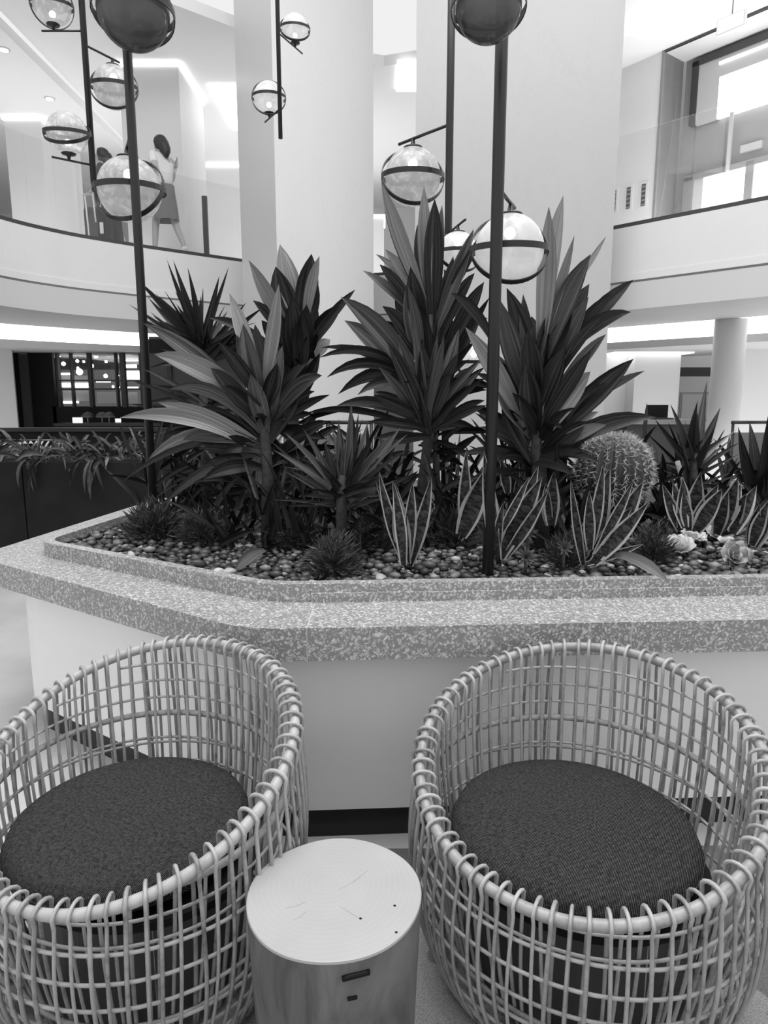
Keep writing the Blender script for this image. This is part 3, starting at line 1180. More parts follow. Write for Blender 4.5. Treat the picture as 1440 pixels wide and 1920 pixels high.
fill(pb, U(380, 665, YB), 26, 0.25, 0.40, 0.040, 'dk', (0.0, 1.2), 'yucca', 0.03, yb=0.04, spread=0.03)
fill(pb, U(386, 780, YB), 22, 0.3, 0.45, 0.040, 'dk', (-0.5, 0.5), 'yucca', 0.1, yb=0.04, spread=0.05)

# --- C: tall dracaena left of the middle
YC = 3.55
pc = plant('dracaena', 545, 960, YC, 'tall dracaena with upright dark leaves in front of the pale left column', group=GD)
stem(pc, [wloc(pc), U(548, 850, YC), U(552, 740, YC), U(562, 610, YC)], [0.032, 0.030, 0.026, 0.018])
for bx, by, tx, ty, w, tone, bow in [
    (560, 625, 525, 458, 40, 'p', 0), (558, 640, 517, 500, 44, 'd', 0), (562, 630, 584, 476, 40, 'd', 0), (572, 610, 599, 480, 22, 'p', 0), (570, 640, 586, 506, 36, 'd', 0),
    (548, 640, 466, 487, 24, 'p', 0.02), (540, 630, 473, 514, 20, 'p', 0), (558, 665, 474, 563, 22, 'd', 0.12), (574, 650, 666, 543, 16, 'd', 0.04), (576, 660, 641, 573, 18, 'd', 0.03),
    (552, 730, 594, 568, 36, 'd', 0.0), (553, 770, 600, 662, 24, 'd', 0.03), (570, 690, 619, 636, 26, 'p', 0.1), (500, 640, 392, 596, 16, 'k', 0.06), (555, 690, 520, 560, 42, 'd', 0),
    (560, 700, 575, 570, 40, 'd', 0), (565, 700, 548, 560, 44, 'd', 0), (550, 690, 490, 600, 28, 'd', 0.05), (550, 710, 480, 640, 26, 'd', 0.1), (560, 740, 540, 630, 40, 'd', 0), (560, 740, 578, 640, 38, 'k', 0),
    (556, 780, 560, 680, 40, 'k', 0), (550, 770, 515, 690, 30, 'd', 0.05)]:
    pleaf(pc, bx, by, tx, ty, w, tone, bow, YC)
fill(pc, U(558, 690, YC), 22, 0.22, 0.36, 0.075, 'dk', (0.6, 1.4), yb=0.05)
fill(pc, U(550, 800, YC), 14, 0.22, 0.34, 0.06, 'dk', (-0.1, 1.0), yb=0.05)
for bx, by, tx, ty, w in [(560, 830, 612, 790, 18), (560, 850, 640, 800, 14), (550, 840, 600, 770, 16)]:
    pleaf(pc, bx, by, tx, ty, w, 'd', 0.15, YC)

# --- D: tallest dracaena in the middle
YD = 3.15
pd_ = plant('dracaena', 800, 960, YD, 'tallest dracaena, its tip reaching the mottled globe lamp in the middle', group=GD)
stem(pd_, [wloc(pd_), U(792, 910, YD), U(806, 800, YD), U(808, 700, YD), U(806, 590, YD)], [0.024, 0.024, 0.022, 0.022, 0.016])
stem(pd_, [wloc(pd_) + Vector((0.07, 0.05, 0)), U(818, 880, YD + .05), U(815, 790, YD + .05)], [0.016, 0.016, 0.014])
for bx, by, tx, ty, w, tone, bow in [
    (800, 575, 715, 341, 28, 'p', 0.0), (803, 590, 721, 396, 26, 'm', 0), (803, 570, 795, 349, 26, 'p', 0), (801, 570, 782, 420, 26, 'd', 0), (812, 600, 815, 372, 36, 'd', 0), (816, 600, 829, 385, 22, 'm', 0),
    (816, 625, 888, 430, 26, 'm', 0), (822, 600, 910, 430, 16, 'd', 0.0), (800, 585, 722, 467, 22, 'p', 0.08), (790, 560, 704, 476, 12, 'p', 0.1), (800, 610, 712, 496, 24, 'd', 0.08), (795, 610, 680, 507, 18, 'm', 0.08),
    (790, 690, 763, 531, 32, 'm', 0), (800, 690, 717, 574, 28, 'd', 0.16), (795, 740, 639, 557, 38, 'm', 0.10), (793, 770, 646, 601, 36, 'm', 0.12), (825, 640, 890, 512, 20, 'd', 0.2), (820, 700, 908, 528, 28, 'd', 0.12),
    (825, 710, 918, 557, 16, 'd', 0.05), (820, 730, 902, 596, 22, 'd', 0.06), (790, 720, 598, 671, 16, 'd', 0.28), (790, 730, 612, 708, 20, 'd', 0.36), (790, 740, 634, 739, 24, 'd', 0.42), (795, 750, 670, 741, 22, 'd', 0.4),
    (785, 715, 640, 650, 22, 'd', 0.12), (785, 700, 600, 652, 12, 'd', 0.12), (795, 800, 629, 762, 22, 'd', 0.2), (795, 810, 572, 775, 14, 'd', 0.14),
    (800, 650, 770, 500, 34, 'd', 0), (808, 640, 800, 470, 38, 'd', 0), (815, 650, 850, 480, 30, 'd', 0), (805, 700, 780, 560, 40, 'd', 0), (812, 700, 835, 560, 40, 'k', 0), (808, 760, 800, 610, 44, 'k', 0), (815, 740, 850, 620, 36, 'd', 0),
    (795, 680, 740, 560, 30, 'd', 0.05)]:
    pleaf(pd_, bx, by, tx, ty, w, tone, bow, YD)
for tx, ty, w, tone in [(820, 626, 15, 'm'), (833, 628, 17, 'm'), (903, 672, 15, 'm'), (903, 692, 14, 'm'), (907, 708, 13, 'd'), (861, 616, 24, 'm'), (914, 760, 15, 'd'), (709, 686, 17, 'm'), (775, 598, 16, 'm'), (749, 640, 30, 'm'),
                        (725, 640, 28, 'd'), (700, 740, 22, 'd'), (690, 790, 20, 'd'), (880, 720, 18, 'd'), (890, 800, 16, 'd'), (720, 830, 20, 'd'), (860, 660, 22, 'd'), (790, 640, 30, 'd'), (760, 690, 30, 'd'), (845, 700, 26, 'd')]:
    pleaf(pd_, 806 + R.uniform(-6, 6), 800 + R.uniform(-15, 25), tx, ty, w, tone, R.uniform(0.0, 0.08), YD - 0.12, dy1=R.uniform(-0.2, 0.02))
fill(pd_, U(808, 640, YD), 18, 0.22, 0.34, 0.06, 'dk', (0.5, 1.4), yb=0.05)
fill(pd_, U(806, 760, YD), 26, 0.26, 0.42, 0.05, 'ddk', (-0.1, 1.2), yb=0.05)
fill(pd_, U(806, 850, YD), 18, 0.26, 0.40, 0.045, 'dk', (-0.3, 0.8), yb=0.08)

# --- E: dracaena right of the front pole
YE = 2.9
pe = plant('dracaena', 1020, 980, YE, 'bushy dracaena with striped leaves just right of the front lamp pole', group=GD)
stem(pe, [wloc(pe), U(1012, 900, YE), U(1005, 800, YE), U(1016, 640, YE)], [0.034, 0.032, 0.028, 0.016])
for bx, by, tx, ty, w, tone, bow in [
    (1016, 645, 1056, 367, 32, 'p', 0), (1012, 665, 1029, 387, 34, 'p', 0), (1014, 655, 1077, 442, 18, 'p', 0), (1018, 685, 1108, 476, 38, 'm', 0.08), (1060, 560, 1137, 442, 11, 'p', 0.02), (1022, 705, 1105, 532, 36, 'd', 0.06),
    (1026, 725, 1104, 556, 32, 'm', 0.03), (1032, 690, 1187, 525, 28, 'd', 0.10), (1060, 640, 1149, 549, 18, 'd', 0.06), (1032, 690, 1183, 585, 26, 'd', 0.24), (1026, 735, 1126, 596, 24, 'd', 0.05), (1026, 765, 1136, 627, 22, 'm', 0.12),
    (1012, 805, 1109, 655, 28, 'd', 0.03), (1004, 850, 1189, 672, 40, 'd', 0.06), (1060, 780, 1210, 695, 16, 'm', 0.06), (1000, 840, 1107, 697, 48, 'p', 0.10), (1002, 835, 1031, 608, 30, 'm', 0), (1015, 785, 1072, 603, 28, 'm', 0.02),
    (1000, 725, 981, 552, 24, 'm', 0), (1000, 765, 937, 562, 38, 'm', 0), (1000, 705, 950, 540, 34, 'd', 0), (985, 800, 872, 613, 32, 'p', 0.02), (1000, 845, 937, 668, 38, 'm', 0), (1005, 745, 1013, 618, 26, 'd', 0),
    (1012, 862, 1230, 782, 32, 'd', 0.12), (1030, 850, 1138, 796, 24, 'p', 0.12), (1030, 845, 1122, 772, 22, 'p', 0.1), (998, 820, 930, 722, 36, 'm', 0.02), (930, 650, 846, 550, 20, 'd', 0.2), (1005, 870, 900, 800, 20, 'd', 0.1),
    (1005, 720, 1040, 570, 38, 'd', 0), (1008, 760, 990, 620, 40, 'd', 0), (1010, 780, 1060, 650, 38, 'd', 0), (1005, 830, 985, 680, 42, 'd', 0), (1008, 850, 1060, 730, 40, 'd', 0), (1008, 870, 1100, 790, 36, 'd', 0.1), (1000, 870, 940, 760, 38, 'd', 0.05),
    (1000, 850, 1010, 700, 44, 'k', 0)]:
    pleaf(pe, bx, by, tx, ty, w, tone, bow, YE)
fill(pe, U(1012, 740, YE), 20, 0.22, 0.34, 0.07, 'dk', (0.5, 1.4), yb=0.05)
fill(pe, U(1006, 850, YE), 26, 0.24, 0.38, 0.06, 'dk', (-0.1, 1.1), yb=0.05)

# --- F: low yucca in front of the middle
YF = 2.72
pf_ = plant('yucca', 640, 1000, YF, 'low yucca with narrow grey blades fanning out in the middle front', group='yuccas in the planter')
stem(pf_, [wloc(pf_), U(640, 940, YF), U(642, 890, YF)], [0.024, 0.022, 0.018])
for bx, by, tx, ty, w, tone in [
    (649, 900, 659, 750, 19, 'm'), (640, 900, 635, 785, 16, 'm'), (652, 900, 672, 773, 13, 'd'), (660, 905, 691, 788, 14, 'm'), (668, 910, 752, 800, 20, 'm'), (660, 912, 766, 813, 13, 'm'), (664, 905, 734, 815, 17, 'm'),
    (622, 905, 531, 809, 16, 'm'), (622, 900, 568, 803, 14, 'm'), (634, 905, 608, 826, 18, 'd'), (622, 915, 513, 844, 16, 'm'), (615, 918, 500, 820, 9, 'd'), (668, 915, 769, 840, 11, 'd'), (645, 900, 622, 800, 12, 'm'),
    (618, 925, 540, 880, 14, 'd'), (668, 925, 740, 880, 14, 'd'), (650, 910, 700, 820, 14, 'd'), (640, 920, 590, 860, 16, 'd'), (630, 930, 560, 930, 12, 'd'), (660, 930, 720, 930, 12, 'd'), (655, 940, 745, 900, 10, 'm')]:
    pleaf(pf_, bx, by, tx, ty, w, tone, 0.03, YF, kind='yucca')
fill(pf_, U(640, 930, YF), 34, 0.16, 0.30, 0.028, 'dk', (-0.2, 1.2), 'yucca', 0.05, yb=0.02, spread=0.03)

# --- G: yucca at the right
YG = 3.2
pg = plant('yucca', 1292, 960, YG, 'upright yucca on a pale leaning stem near the round lobby pillar', group='yuccas in the planter')
stem(pg, [U(1294, 950, YG), U(1282, 905, YG), U(1270, 865, YG)], [0.014, 0.014, 0.012], 'stem_pale')
stem(pg, [wloc(pg), U(1300, 900, YG), U(1302, 850, YG)], [0.022, 0.02, 0.016])
for bx, by, tx, ty, w, tone in [
    (1306, 870, 1326, 713, 19, 'm'), (1295, 865, 1308, 752, 18, 'd'), (1305, 872, 1351, 763, 20, 'd'), (1298, 872, 1257, 758, 17, 'm'), (1303, 870, 1308, 772, 15, 'd'), (1290, 865, 1228, 786, 14, 'd'), (1312, 868, 1381, 805, 7, 'p'),
    (1312, 872, 1373, 822, 7, 'm'), (1315, 878, 1386, 830, 12, 'd'), (1310, 912, 1387, 880, 7, 'd'), (1310, 920, 1388, 887, 7, 'd'), (1300, 880, 1340, 800, 14, 'd'), (1296, 880, 1270, 800, 14, 'd'), (1310, 890, 1390, 850, 7, 'd')]:
    pleaf(pg, bx, by, tx, ty, w, tone, 0.01, YG, kind='yucca', dy1=R.uniform(-.1, .1))
fill(pg, U(1303, 885, YG), 24, 0.16, 0.30, 0.032, 'dk', (0.0, 1.2), 'yucca', 0.04, yb=0.05, spread=0.03)

# --- M: soft grey agave at the far right
YM = 3.0
pm = plant('agave', 1425, 960, YM, 'broad grey agave cut off by the picture edge', group=None)
for bx, by, tx, ty, w, tone in [(1424, 930, 1405, 790, 28, 'm'), (1412, 930, 1384, 800, 24, 'd'), (1435, 930, 1470, 800, 30, 'm'), (1420, 940, 1390, 850, 26, 'd'), (1430, 935, 1440, 780, 30, 'd'), (1428, 940, 1432, 850, 24, 'm')]:
    pleaf(pm, bx, by, tx, ty, w, tone, 0.02, YM, kind='yucca')
fill(pm, U(1425, 940, YM), 12, 0.16, 0.28, 0.05, 'dk', (0.2, 1.2), 'yucca', 0.04)

# --- snake plants
GS = 'snake plants in the planter'
SN = [
    (762, 1062, 2.48, 'snake plant standing alone on pebbles below the middle dracaena', [
        (710, 881, 760, 1060, 18), (736, 901, 757, 1060, 18), (741, 906, 762, 1058, 26), (774, 903, 765, 1045, 20), (809, 893, 767, 1060, 22), (704, 900, 755, 1055, 12)]),
    (870, 1020, 2.62, 'small snake plant half hidden behind the front lamp pole', [
        (874, 843, 868, 1000, 20), (909, 880, 866, 1005, 34), (906, 951, 862, 1012, 12)]),
    (935, 1058, 2.50, 'large snake plant with bright leaf margins at the foot of the front lamp pole', [
        (907, 843, 932, 1050, 24), (909, 877, 935, 1058, 20), (1010, 872, 937, 1045, 30), (1017, 893, 940, 1040, 32), (1030, 914, 946, 1045, 18), (993, 893, 938, 1000, 14), (944, 941, 932, 1040, 16)]),
    (1034, 1000, 2.8, 'dim snake plant with two upright leaves behind the starry succulents', [
        (1039, 883, 1034, 985, 24), (1024, 905, 1030, 985, 18)]),
    (958, 930, 3.0, 'short snake plant tuft behind the front lamp pole', [
        (939, 860, 952, 925, 16), (973, 866, 962, 925, 16), (955, 868, 958, 925, 14), (985, 880, 966, 925, 12)]),
    (1098, 1058, 2.48, 'sprawling snake plant leaning outward in front of the barrel cactus', [
        (1070, 898, 1094, 1058, 14), (1144, 875, 1112, 1040, 30), (1132, 868, 1110, 1020, 18), (1207, 900, 1118, 1045, 32), (1187, 902, 1125, 1020, 16), (1186, 949, 1108, 1045, 26), (1217, 941, 1112, 1055, 26), (1105, 920, 1106, 1030, 18),
        (1172, 1003, 1100, 1050, 16), (1207, 1020, 1100, 1058, 13)]),
    (1290, 1000, 2.72, 'dense snake plant clump behind the pale succulent rosettes', [
        (1242, 907, 1275, 995, 18), (1280, 895, 1276, 990, 22), (1281, 922, 1292, 995, 18), (1314, 886, 1294, 995, 28), (1348, 907, 1298, 992, 24), (1354, 916, 1306, 996, 28), (1262, 905, 1284, 990, 20)]),
    (1350, 1003, 2.75, 'snake plant between the dense clump and the picture edge', [
        (1383, 897, 1345, 998, 30), (1389, 907, 1356, 992, 24), (1366, 920, 1344, 1002, 22), (1420, 909, 1372, 1000, 26), (1430, 960, 1350, 1002, 20), (1400, 925, 1362, 998, 24)]),
    (1415, 1020, 2.6, 'snake plant cut by the picture edge beside the grey agave', [
        (1442, 938, 1410, 1022, 20), (1445, 962, 1414, 1024, 20), (1425, 945, 1406, 1018, 18), (1465, 930, 1418, 1022, 22)]),
]
for px, py, Y, label, ls in SN:
    t = plant('snake_plant', px, py, Y, label, group=GS)
    for tx, ty, bx, by, w in ls:
        P = wloc(t)
        q = U(bx, by, Y)
        dy = R.uniform(-0.03, 0.05)
        o = pleaf(t, bx, by, tx, ty, w, 'd', R.uniform(-0.02, 0.03), Y, dy0=dy, dy1=R.uniform(-0.07, 0.05), kind='snake', roll=R.uniform(-0.35, 0.35))
# the leaf flopping over the curb
t = bpy.data.objects['snake_plant.005']
pleaf(t, 1152, 1040, 1256, 1093, 22, 'p', 0.18, 2.42, dy0=0.05, dy1=-0.16, kind='lance', roll=0.2)

# fallen leaf on the pebbles
p = G(470, 1055, GRAV + 0.03)
fl = thing('fallen_leaf', p, 'dry folded leaf lying on the pebbles under the left dracaena', 'leaf')
pleaf(fl, 496, 1032, 440, 1075, 24, 'm', 0.15, p.y, dy0=0.03, dy1=-0.1, roll=0.5)

# --- dark leafy understorey
for px, py, Y, n_, L, label in [
        (300, 900, 3.45, 26, 0.30, 'dark long-bladed shrub below the pale arching leaves at the left'), (430, 935, 3.35, 40, 0.34, 'dark leafy shrub filling the shade under the left dracaena'),
        (600, 930, 3.2, 40, 0.32, 'dark leafy shrub between the left dracaena and the middle yucca'), (720, 930, 3.35, 40, 0.34, 'dark leafy shrub at the root of the tallest dracaena'),
        (880, 900, 3.5, 40, 0.34, 'dark leafy shrub glimpsed behind the front lamp pole'), (1000, 940, 3.15, 40, 0.30, 'dark leafy shrub at the root of the bushy dracaena'),
        (1080, 940, 3.2, 40, 0.30, 'dark leafy shrub between the bushy dracaena and the cactus'), (1245, 900, 3.25, 40, 0.30, 'dark leafy shrub between the cactus and the upright yucca'), (1360, 930, 3.3, 36, 0.28, 'dark leafy shrub behind the snake plants by the grey agave'),
        (455, 980, 2.98, 30, 0.22, 'low dark leafy shrub hugging the left dracaena stem'), (540, 985, 2.92, 34, 0.24, 'low dark leafy shrub right of the left dracaena stem'), (690, 975, 2.9, 30, 0.22, 'low dark leafy shrub right of the middle yucca stem'), (850, 960, 3.0, 30, 0.24, 'low dark leafy shrub left of the front lamp pole'), (1040, 960, 2.95, 30, 0.22, 'low dark leafy shrub behind the two-leaved snake plant'),
        (520, 900, 3.9, 40, 0.4, 'dark leafy shrub at the back of the bed behind the tall left dracaena'), (690, 880, 4.0, 40, 0.42, 'dark leafy shrub at the back of the bed behind the middle yucca'), (960, 880, 4.0, 40, 0.42, 'dark leafy shrub at the back of the bed behind the bushy dracaena'),
        (1150, 900, 3.9, 40, 0.36, 'dark leafy shrub at the back of the bed behind the cactus'), (360, 880, 4.0, 40, 0.38, 'dark leafy shrub at the back of the bed behind the spiky yucca')]:
    t = plant('leafy_shrub', px, py, Y, label, 'shrub', 'dark leafy shrubs in the planter')
    c = Vector((wloc(t).x, Y, GRAV + 0.05))
    stem(t, [wloc(t), c], 0.012)
    fill(t, c, int(n_ * 1.5), L * 0.6, L * 1.25, 0.034, 'dkk', (0.35, 1.4), R.choice(['yucca', 'lance']), 0.10, spread=0.12)

# --- barrel cactus
c = U(1150, 884, 2.98)
cr = 0.152
ct = thing('barrel_cactus', (c.x, c.y, GRAV), 'round ribbed barrel cactus with pale star spines behind the snake plants', 'cactus')
v, f = [], []
NU, NVV, RIB = 144, 22, 24
zc = c.z
for i in range(NVV + 1):
    th = PI * i / NVV
    for k in range(NU):
        a = 2 * PI * k / NU
        rr = cr * (1 + 0.07 * math.cos(RIB * a) * math.sin(th))
        v.append(Vector((c.x + rr * math.sin(th) * math.cos(a), c.y + rr * math.sin(th) * math.sin(a), zc - cr * 1.0 * math.cos(th))))
for i in range(NVV):
    for k in range(NU):
        q = (k + 1) % NU
        f.append((i * NU + k, i * NU + q, (i + 1) * NU + q, (i + 1) * NU + k))
mesh('body', v, f, 'cactus_skin', ct, smooth=True)
for j in range(RIB):
    a = 2 * PI * j / RIB
    vf = []
    for i in range(4, 21):
        th = PI * (i + 0.5 * (j % 2)) / 22
        if th > 3.0: continue
        n_ = Vector((math.sin(th) * math.cos(a), math.sin(th) * math.sin(a), -math.cos(th)))
        p = Vector((c.x, c.y, zc)) + n_ * cr * 1.06
        for s in range(7):
            d_ = (n_ * R.uniform(0.3, 0.9) + Vector((R.uniform(-1, 1), R.uniform(-1, 1), R.uniform(-1, 1))) * 0.9).normalized()
            L = R.uniform(0.02, 0.036)
            e = d_.cross(n_)
            e = e.normalized() * 0.0016 if e.length > 1e-3 else Vector((0.0016, 0, 0))
            e2 = d_.cross(e).normalized() * 0.0016
            vf.append(([p + e, p - e * 0.5 + e2 * .8, p - e * 0.5 - e2 * .8, p + d_ * L], [(0, 1, 3), (1, 2, 3), (2, 0, 3)]))
    v, f = join(*vf)
    mesh('spine_row', v, f, 'cactus_spine', ct)

# --- fine-needled shrubs and starry succulents
GN = 'needle-leaved shrubs in the planter'


def needle_shrub(px, py, rpx, Y, label, n=420, mats=('needle_leaf', 'needle_leaf_light')):
    b = U(px, py, Y)
    r = rpx * mpp(b)
    t = thing('needle_shrub', (b.x, Y, GRAV), label, 'shrub', GN)
    tube('stem', [Vector((b.x, Y, GRAV)), Vector((b.x, Y, max(b.z, GRAV + 0.03)))], 0.006, 'stem', t)
    vf = []
    top = max(b.z + r * 0.6 - GRAV, r * 0.9)
    for k in range(n):
        a, e = R.uniform(0, 2 * PI), math.asin(R.uniform(0.0, 1.0))
        d0 = Vector((math.cos(a) * math.cos(e), math.sin(a) * math.cos(e), math.sin(e)))
        q0 = R.uniform(0.25, 0.85)
        p = Vector((b.x, Y, GRAV + 0.01)) + Vector((d0.x * r * q0, d0.y * r * q0, d0.z * top * q0))
        d_ = (d0 + Vector((R.uniform(-1, 1), R.uniform(-1, 1), R.uniform(-.5, .9))) * 0.75).normalized()
        L = r * R.uniform(0.28, 0.5)
        s = d_.cross(Vector((R.uniform(-1, 1), R.uniform(-1, 1), R.uniform(-1, 1)))).normalized() * r * 0.024
        q = p + d_ * L
        q.z = max(q.z, GRAV + 0.004)
        m = p + d_ * L * 0.5 + Vector((0, 0, -0.03 * L))
        vf.append(([p - s * .5, p + s * .5, m + s, q, m - s], [(0, 1, 2, 4), (4, 2, 3)]))
    v, f = join(*vf)
    o = mesh('foliage', v, f, mats[0], t)
    o['kind'] = 'stuff'
    return t


needle_shrub(290, 972, 62, 3.15, 'feathery dark shrub in the left corner of the pebble bed', 1300)
needle_shrub(380, 985, 55, 3.05, 'feathery dark shrub in deep shade under the left dracaena', 1000)
needle_shrub(628, 1030, 58, 2.5, 'low bristly dark shrub at the foot of the middle yucca', 1200)
needle_shrub(845, 975, 55, 3.0, 'fine dark shrub between the lone snake plant and the front pole', 1000)
needle_shrub(1062, 1022, 48, 2.6, 'dark fluffy shrub between the bright and the sprawling snake plants', 1000)
needle_shrub(1228, 998, 46, 2.7, 'soft brush-like shrub behind the flopping pale leaf', 1000)
needle_shrub(700, 985, 50, 2.95, 'bristly dark shrub behind the lone snake plant', 900)
needle_shrub(560, 985, 50, 2.95, 'bristly dark shrub left of the middle yucca', 900)
for i, (px, py, rp, Y) in enumerate([(990, 1000, 21, 2.6), (986, 1045, 23, 2.48), (1058, 1028, 20, 2.5)]):
    b = U(px, py, Y)
    r = rp * mpp(b)
    t = thing('star_succulent', (b.x, Y, GRAV), ['upper of two starry succulents beside the bright snake plant', 'lower of two starry succulents beside the bright snake plant', 'starry succulent in front of the fluffy dark shrub'][i], 'succulent', 'starry succulents')
    tube('stem', [Vector((b.x, Y, GRAV)), b], 0.006, 'stem', t)
    ax = (Vector((0, -1, 0.5))).normalized()
    e1 = ax.cross(Vector((1, 0, 0))).normalized()
    e2 = ax.cross(e1)
    for k in range(26):
        a = k * 2.4
        e = 0.15 + 1.2 * (k / 26)
        d_ = (e1 * math.cos(a) + e2 * math.sin(a)) * math.sin(e) + ax * math.cos(e)
        P1 = b + d_ * r
        leaf(t, b, P1, (b + P1) / 2 + ax * r * 0.1, r * 0.16, 'needle_leaf_light', 0, 'lance', n=3, fold=0.1)


# --- pale rosettes
def rosette(parent, c, r, ax, mat, rings=((7, 1.0, 1.2), (5, 0.78, 0.85), (4, 0.55, 0.5), (3, 0.35, 0.25))):
    ax = Vector(ax).normalized()
    e1 = ax.cross(Vector((1, 0.1, 0))).normalized()
    e2 = ax.cross(e1)
    for n_, s, e in rings:
        for k in range(n_):
            a = 2 * PI * (k + 0.5 * R.random() + s) / n_
            o_ = e1 * math.cos(a) + e2 * math.sin(a)
            d_ = o_ * math.sin(e) + ax * math.cos(e)
            t_ = ax.cross(o_)
            nn = t_.cross(d_).normalized()
            v, f = [], []
            L, W = r * s, r * s * 0.85
            for i in range(6):
                u = i / 5
                w_ = W * (0.25 + 0.75 * math.sin(min(1, u / 0.65) * PI / 2)) * (1 - max(0, (u - .7) / .3) ** 2 * .75)
                p = c + d_ * L * u + ax * (0.12 * r * u * u)
                for q in (-1, 0, 1):
                    v.append(p + t_ * w_ * 0.5 * q + ax * (0.10 * r * abs(q) * s))
            nv = len(v)
            v += [p - nn * 0 - ax * r * 0.05 for p in v]
            for i in range(5):
                for q in range(2):
                    a0 = i * 3 + q
                    f += [(a0, a0 + 1, a0 + 4, a0 + 3), (nv + a0 + 3, nv + a0 + 4, nv + a0 + 1, nv + a0)]
                f += [(i * 3, i * 3 + 3, nv + i * 3 + 3, nv + i * 3), (i * 3 + 2, nv + i * 3 + 2, nv + i * 3 + 5, i * 3 + 5)]
            f += [(15, 16, 16 + nv, 15 + nv), (16, 17, 17 + nv, 16 + nv)]
            mesh('leaf', v, f, mat, parent, smooth=True)


for px, py, rp, Y, ax, m, label in [
        (1272, 1032, 32, 2.52, (-0.15, -0.35, 0.9), 'succulent', 'bright open rosette succulent, lower of the pale pair'),
        (1294, 1012, 30, 2.60, (0.2, -0.3, 0.9), 'succulent', 'bright open rosette succulent, upper of the pale pair'),
        (1372, 1046, 34, 2.46, (0.1, -0.85, 0.5), 'succulent_grey', 'greyish rose-shaped succulent facing the seats'),
        (1360, 1018, 16, 2.5, (-0.1, -0.3, 0.9), 'succulent', 'small pale bud succulent above the greyish rosette'),
        (1345, 1008, 26, 2.66, (0.0, -0.4, 0.9), 'succulent_grey', 'dull flat rosette succulent in front of the snake plants')]:
    c = G(px, py, GRAV + 0.038)
    t = thing('rosette_succulent', (c.x, c.y, GRAV), label, 'succulent', 'rosette succulents on the pebbles')
    tube('stem', [Vector((c.x, c.y, GRAV)), c], 0.008, 'stem_pale', t)
    rosette(t, c, rp * mpp(c), ax, m)

# ================================================================== LAMPS
def ring_vf(c, rad, nrm, axis, half_w, th, seg=40):
    """flat band bent into a circle: its width lies along the circle's axis"""
    nrm = Vector(nrm).normalized()
    a = Vector(axis) - nrm * Vector(axis).dot(nrm)
    a.normalize()
    b = nrm.cross(a)
    v, f = [], []
    for k in range(seg):
        q = 2 * PI * k / seg
        d_ = a * math.cos(q) + b * math.sin(q)
        for rr, zz in ((rad - th, -half_w), (rad + th, -half_w), (rad + th, half_w), (rad - th, half_w)):
            v.append(c + d_ * rr + nrm * zz)
    for k in range(seg):
        j = (k + 1) % seg
        for m_ in range(4):
            n_ = (m_ + 1) % 4
            f.append((k * 4 + m_, k * 4 + n_, j * 4 + n_, j * 4 + m_))
    return v, f


def globe(parent, c, r, mat, axis, tilt1, tilt2, arm_from, mount, arm_dir=None, bulb=True, ext=0.08, band=None):
    """glass ball in two bands, on an arm that leaves the pole above (hung) or below (standing)"""
    band = band or r * 0.088
    axis = Vector(axis).normalized()
    g = lathe('globe', [(max(1e-4, r * math.sin(PI * i / 20)), -r * math.cos(PI * i / 20)) for i in range(21)], 36, c, mat, parent)
    for tl in (tilt1, tilt2):
        up = Matrix.Rotation(tl, 3, axis) @ Vector((0, 0, 1))
        v, f = ring_vf(c, r * 1.13, up, axis, band, r * 0.016)
        mesh('ring', v, f, 'black_metal', g, origin=c)
    zs = -1 if mount == 'below' else 1
    za = c.z + zs * r * 1.28
    # cup and short stem
    v, f = lathe_vf([(r * 0.36, 0), (r * 0.34, r * 0.05), (r * 0.10, r * 0.10), (r * 0.06, r * 0.30)] if zs > 0 else
                    [(r * 0.06, -r * 0.30), (r * 0.10, -r * 0.10), (r * 0.34, -r * 0.05), (r * 0.36, 0)], 16, (c.x, c.y, c.z + zs * r * 0.95))
    mesh('cup', v, f, 'black_metal', g, smooth=True, origin=c)
    if bulb:
        b_ = sphere_vf(c + Vector((0, 0, zs * r * 0.45)), r * 0.17, 12, 8)
        mesh('bulb', b_[0], b_[1], 'lamp_bulb', g, smooth=True, origin=c)
        tube('bulb_holder', [c + Vector((0, 0, zs * r * 0.93)), c + Vector((0, 0, zs * r * 0.6))], r * 0.07, 'grey_metal', g, origin=c)
    a = Vector((arm_from.x, arm_from.y, za))
    e = Vector((c.x, c.y, za))
    e2 = e + (e - a).normalized() * ext if (e - a).length > 1e-3 else e
    tube('arm', [a, e2], r * 0.055, 'black_metal', parent, n=8)
    return g


def lamp(label, px, py, Y, r, z0, z1, name='globe_lamp', group='globe lamps on black poles'):
    p = U(px, py, Y)
    t = thing(name, (p.x, p.y, z0), label, 'lamp', group)
    tube('pole', [Vector((p.x, p.y, z0)), Vector((p.x, p.y, z1))], r, 'black_metal', t, n=14)
    return t, Vector((p.x, p.y, 0))


XA = (1, 0.0, 0.0)
# left front pole
t, q = lamp('tall black pole lamp with two large globes standing in the left of the planter', 261, 485, 3.35, 0.0205, GRAV, 4.6)
lathe('foot', [(0.06, 0), (0.06, 0.012), (0.03, 0.02)], 20, (q.x, q.y, GRAV), 'black_metal', t)
c = U(250, 22, 3.16); globe(t, c, 66 * mpp(c), 'smoke_glass', (1, 0, -0.15), -0.05, -0.40, q, 'above', bulb=False, ext=0.02)
c = U(243, 356, 3.56); globe(t, c, 58 * mpp(c), 'mottled_glass', (1, 0.0, -0.20), 0.05, 1.12, q, 'above', ext=0.06)
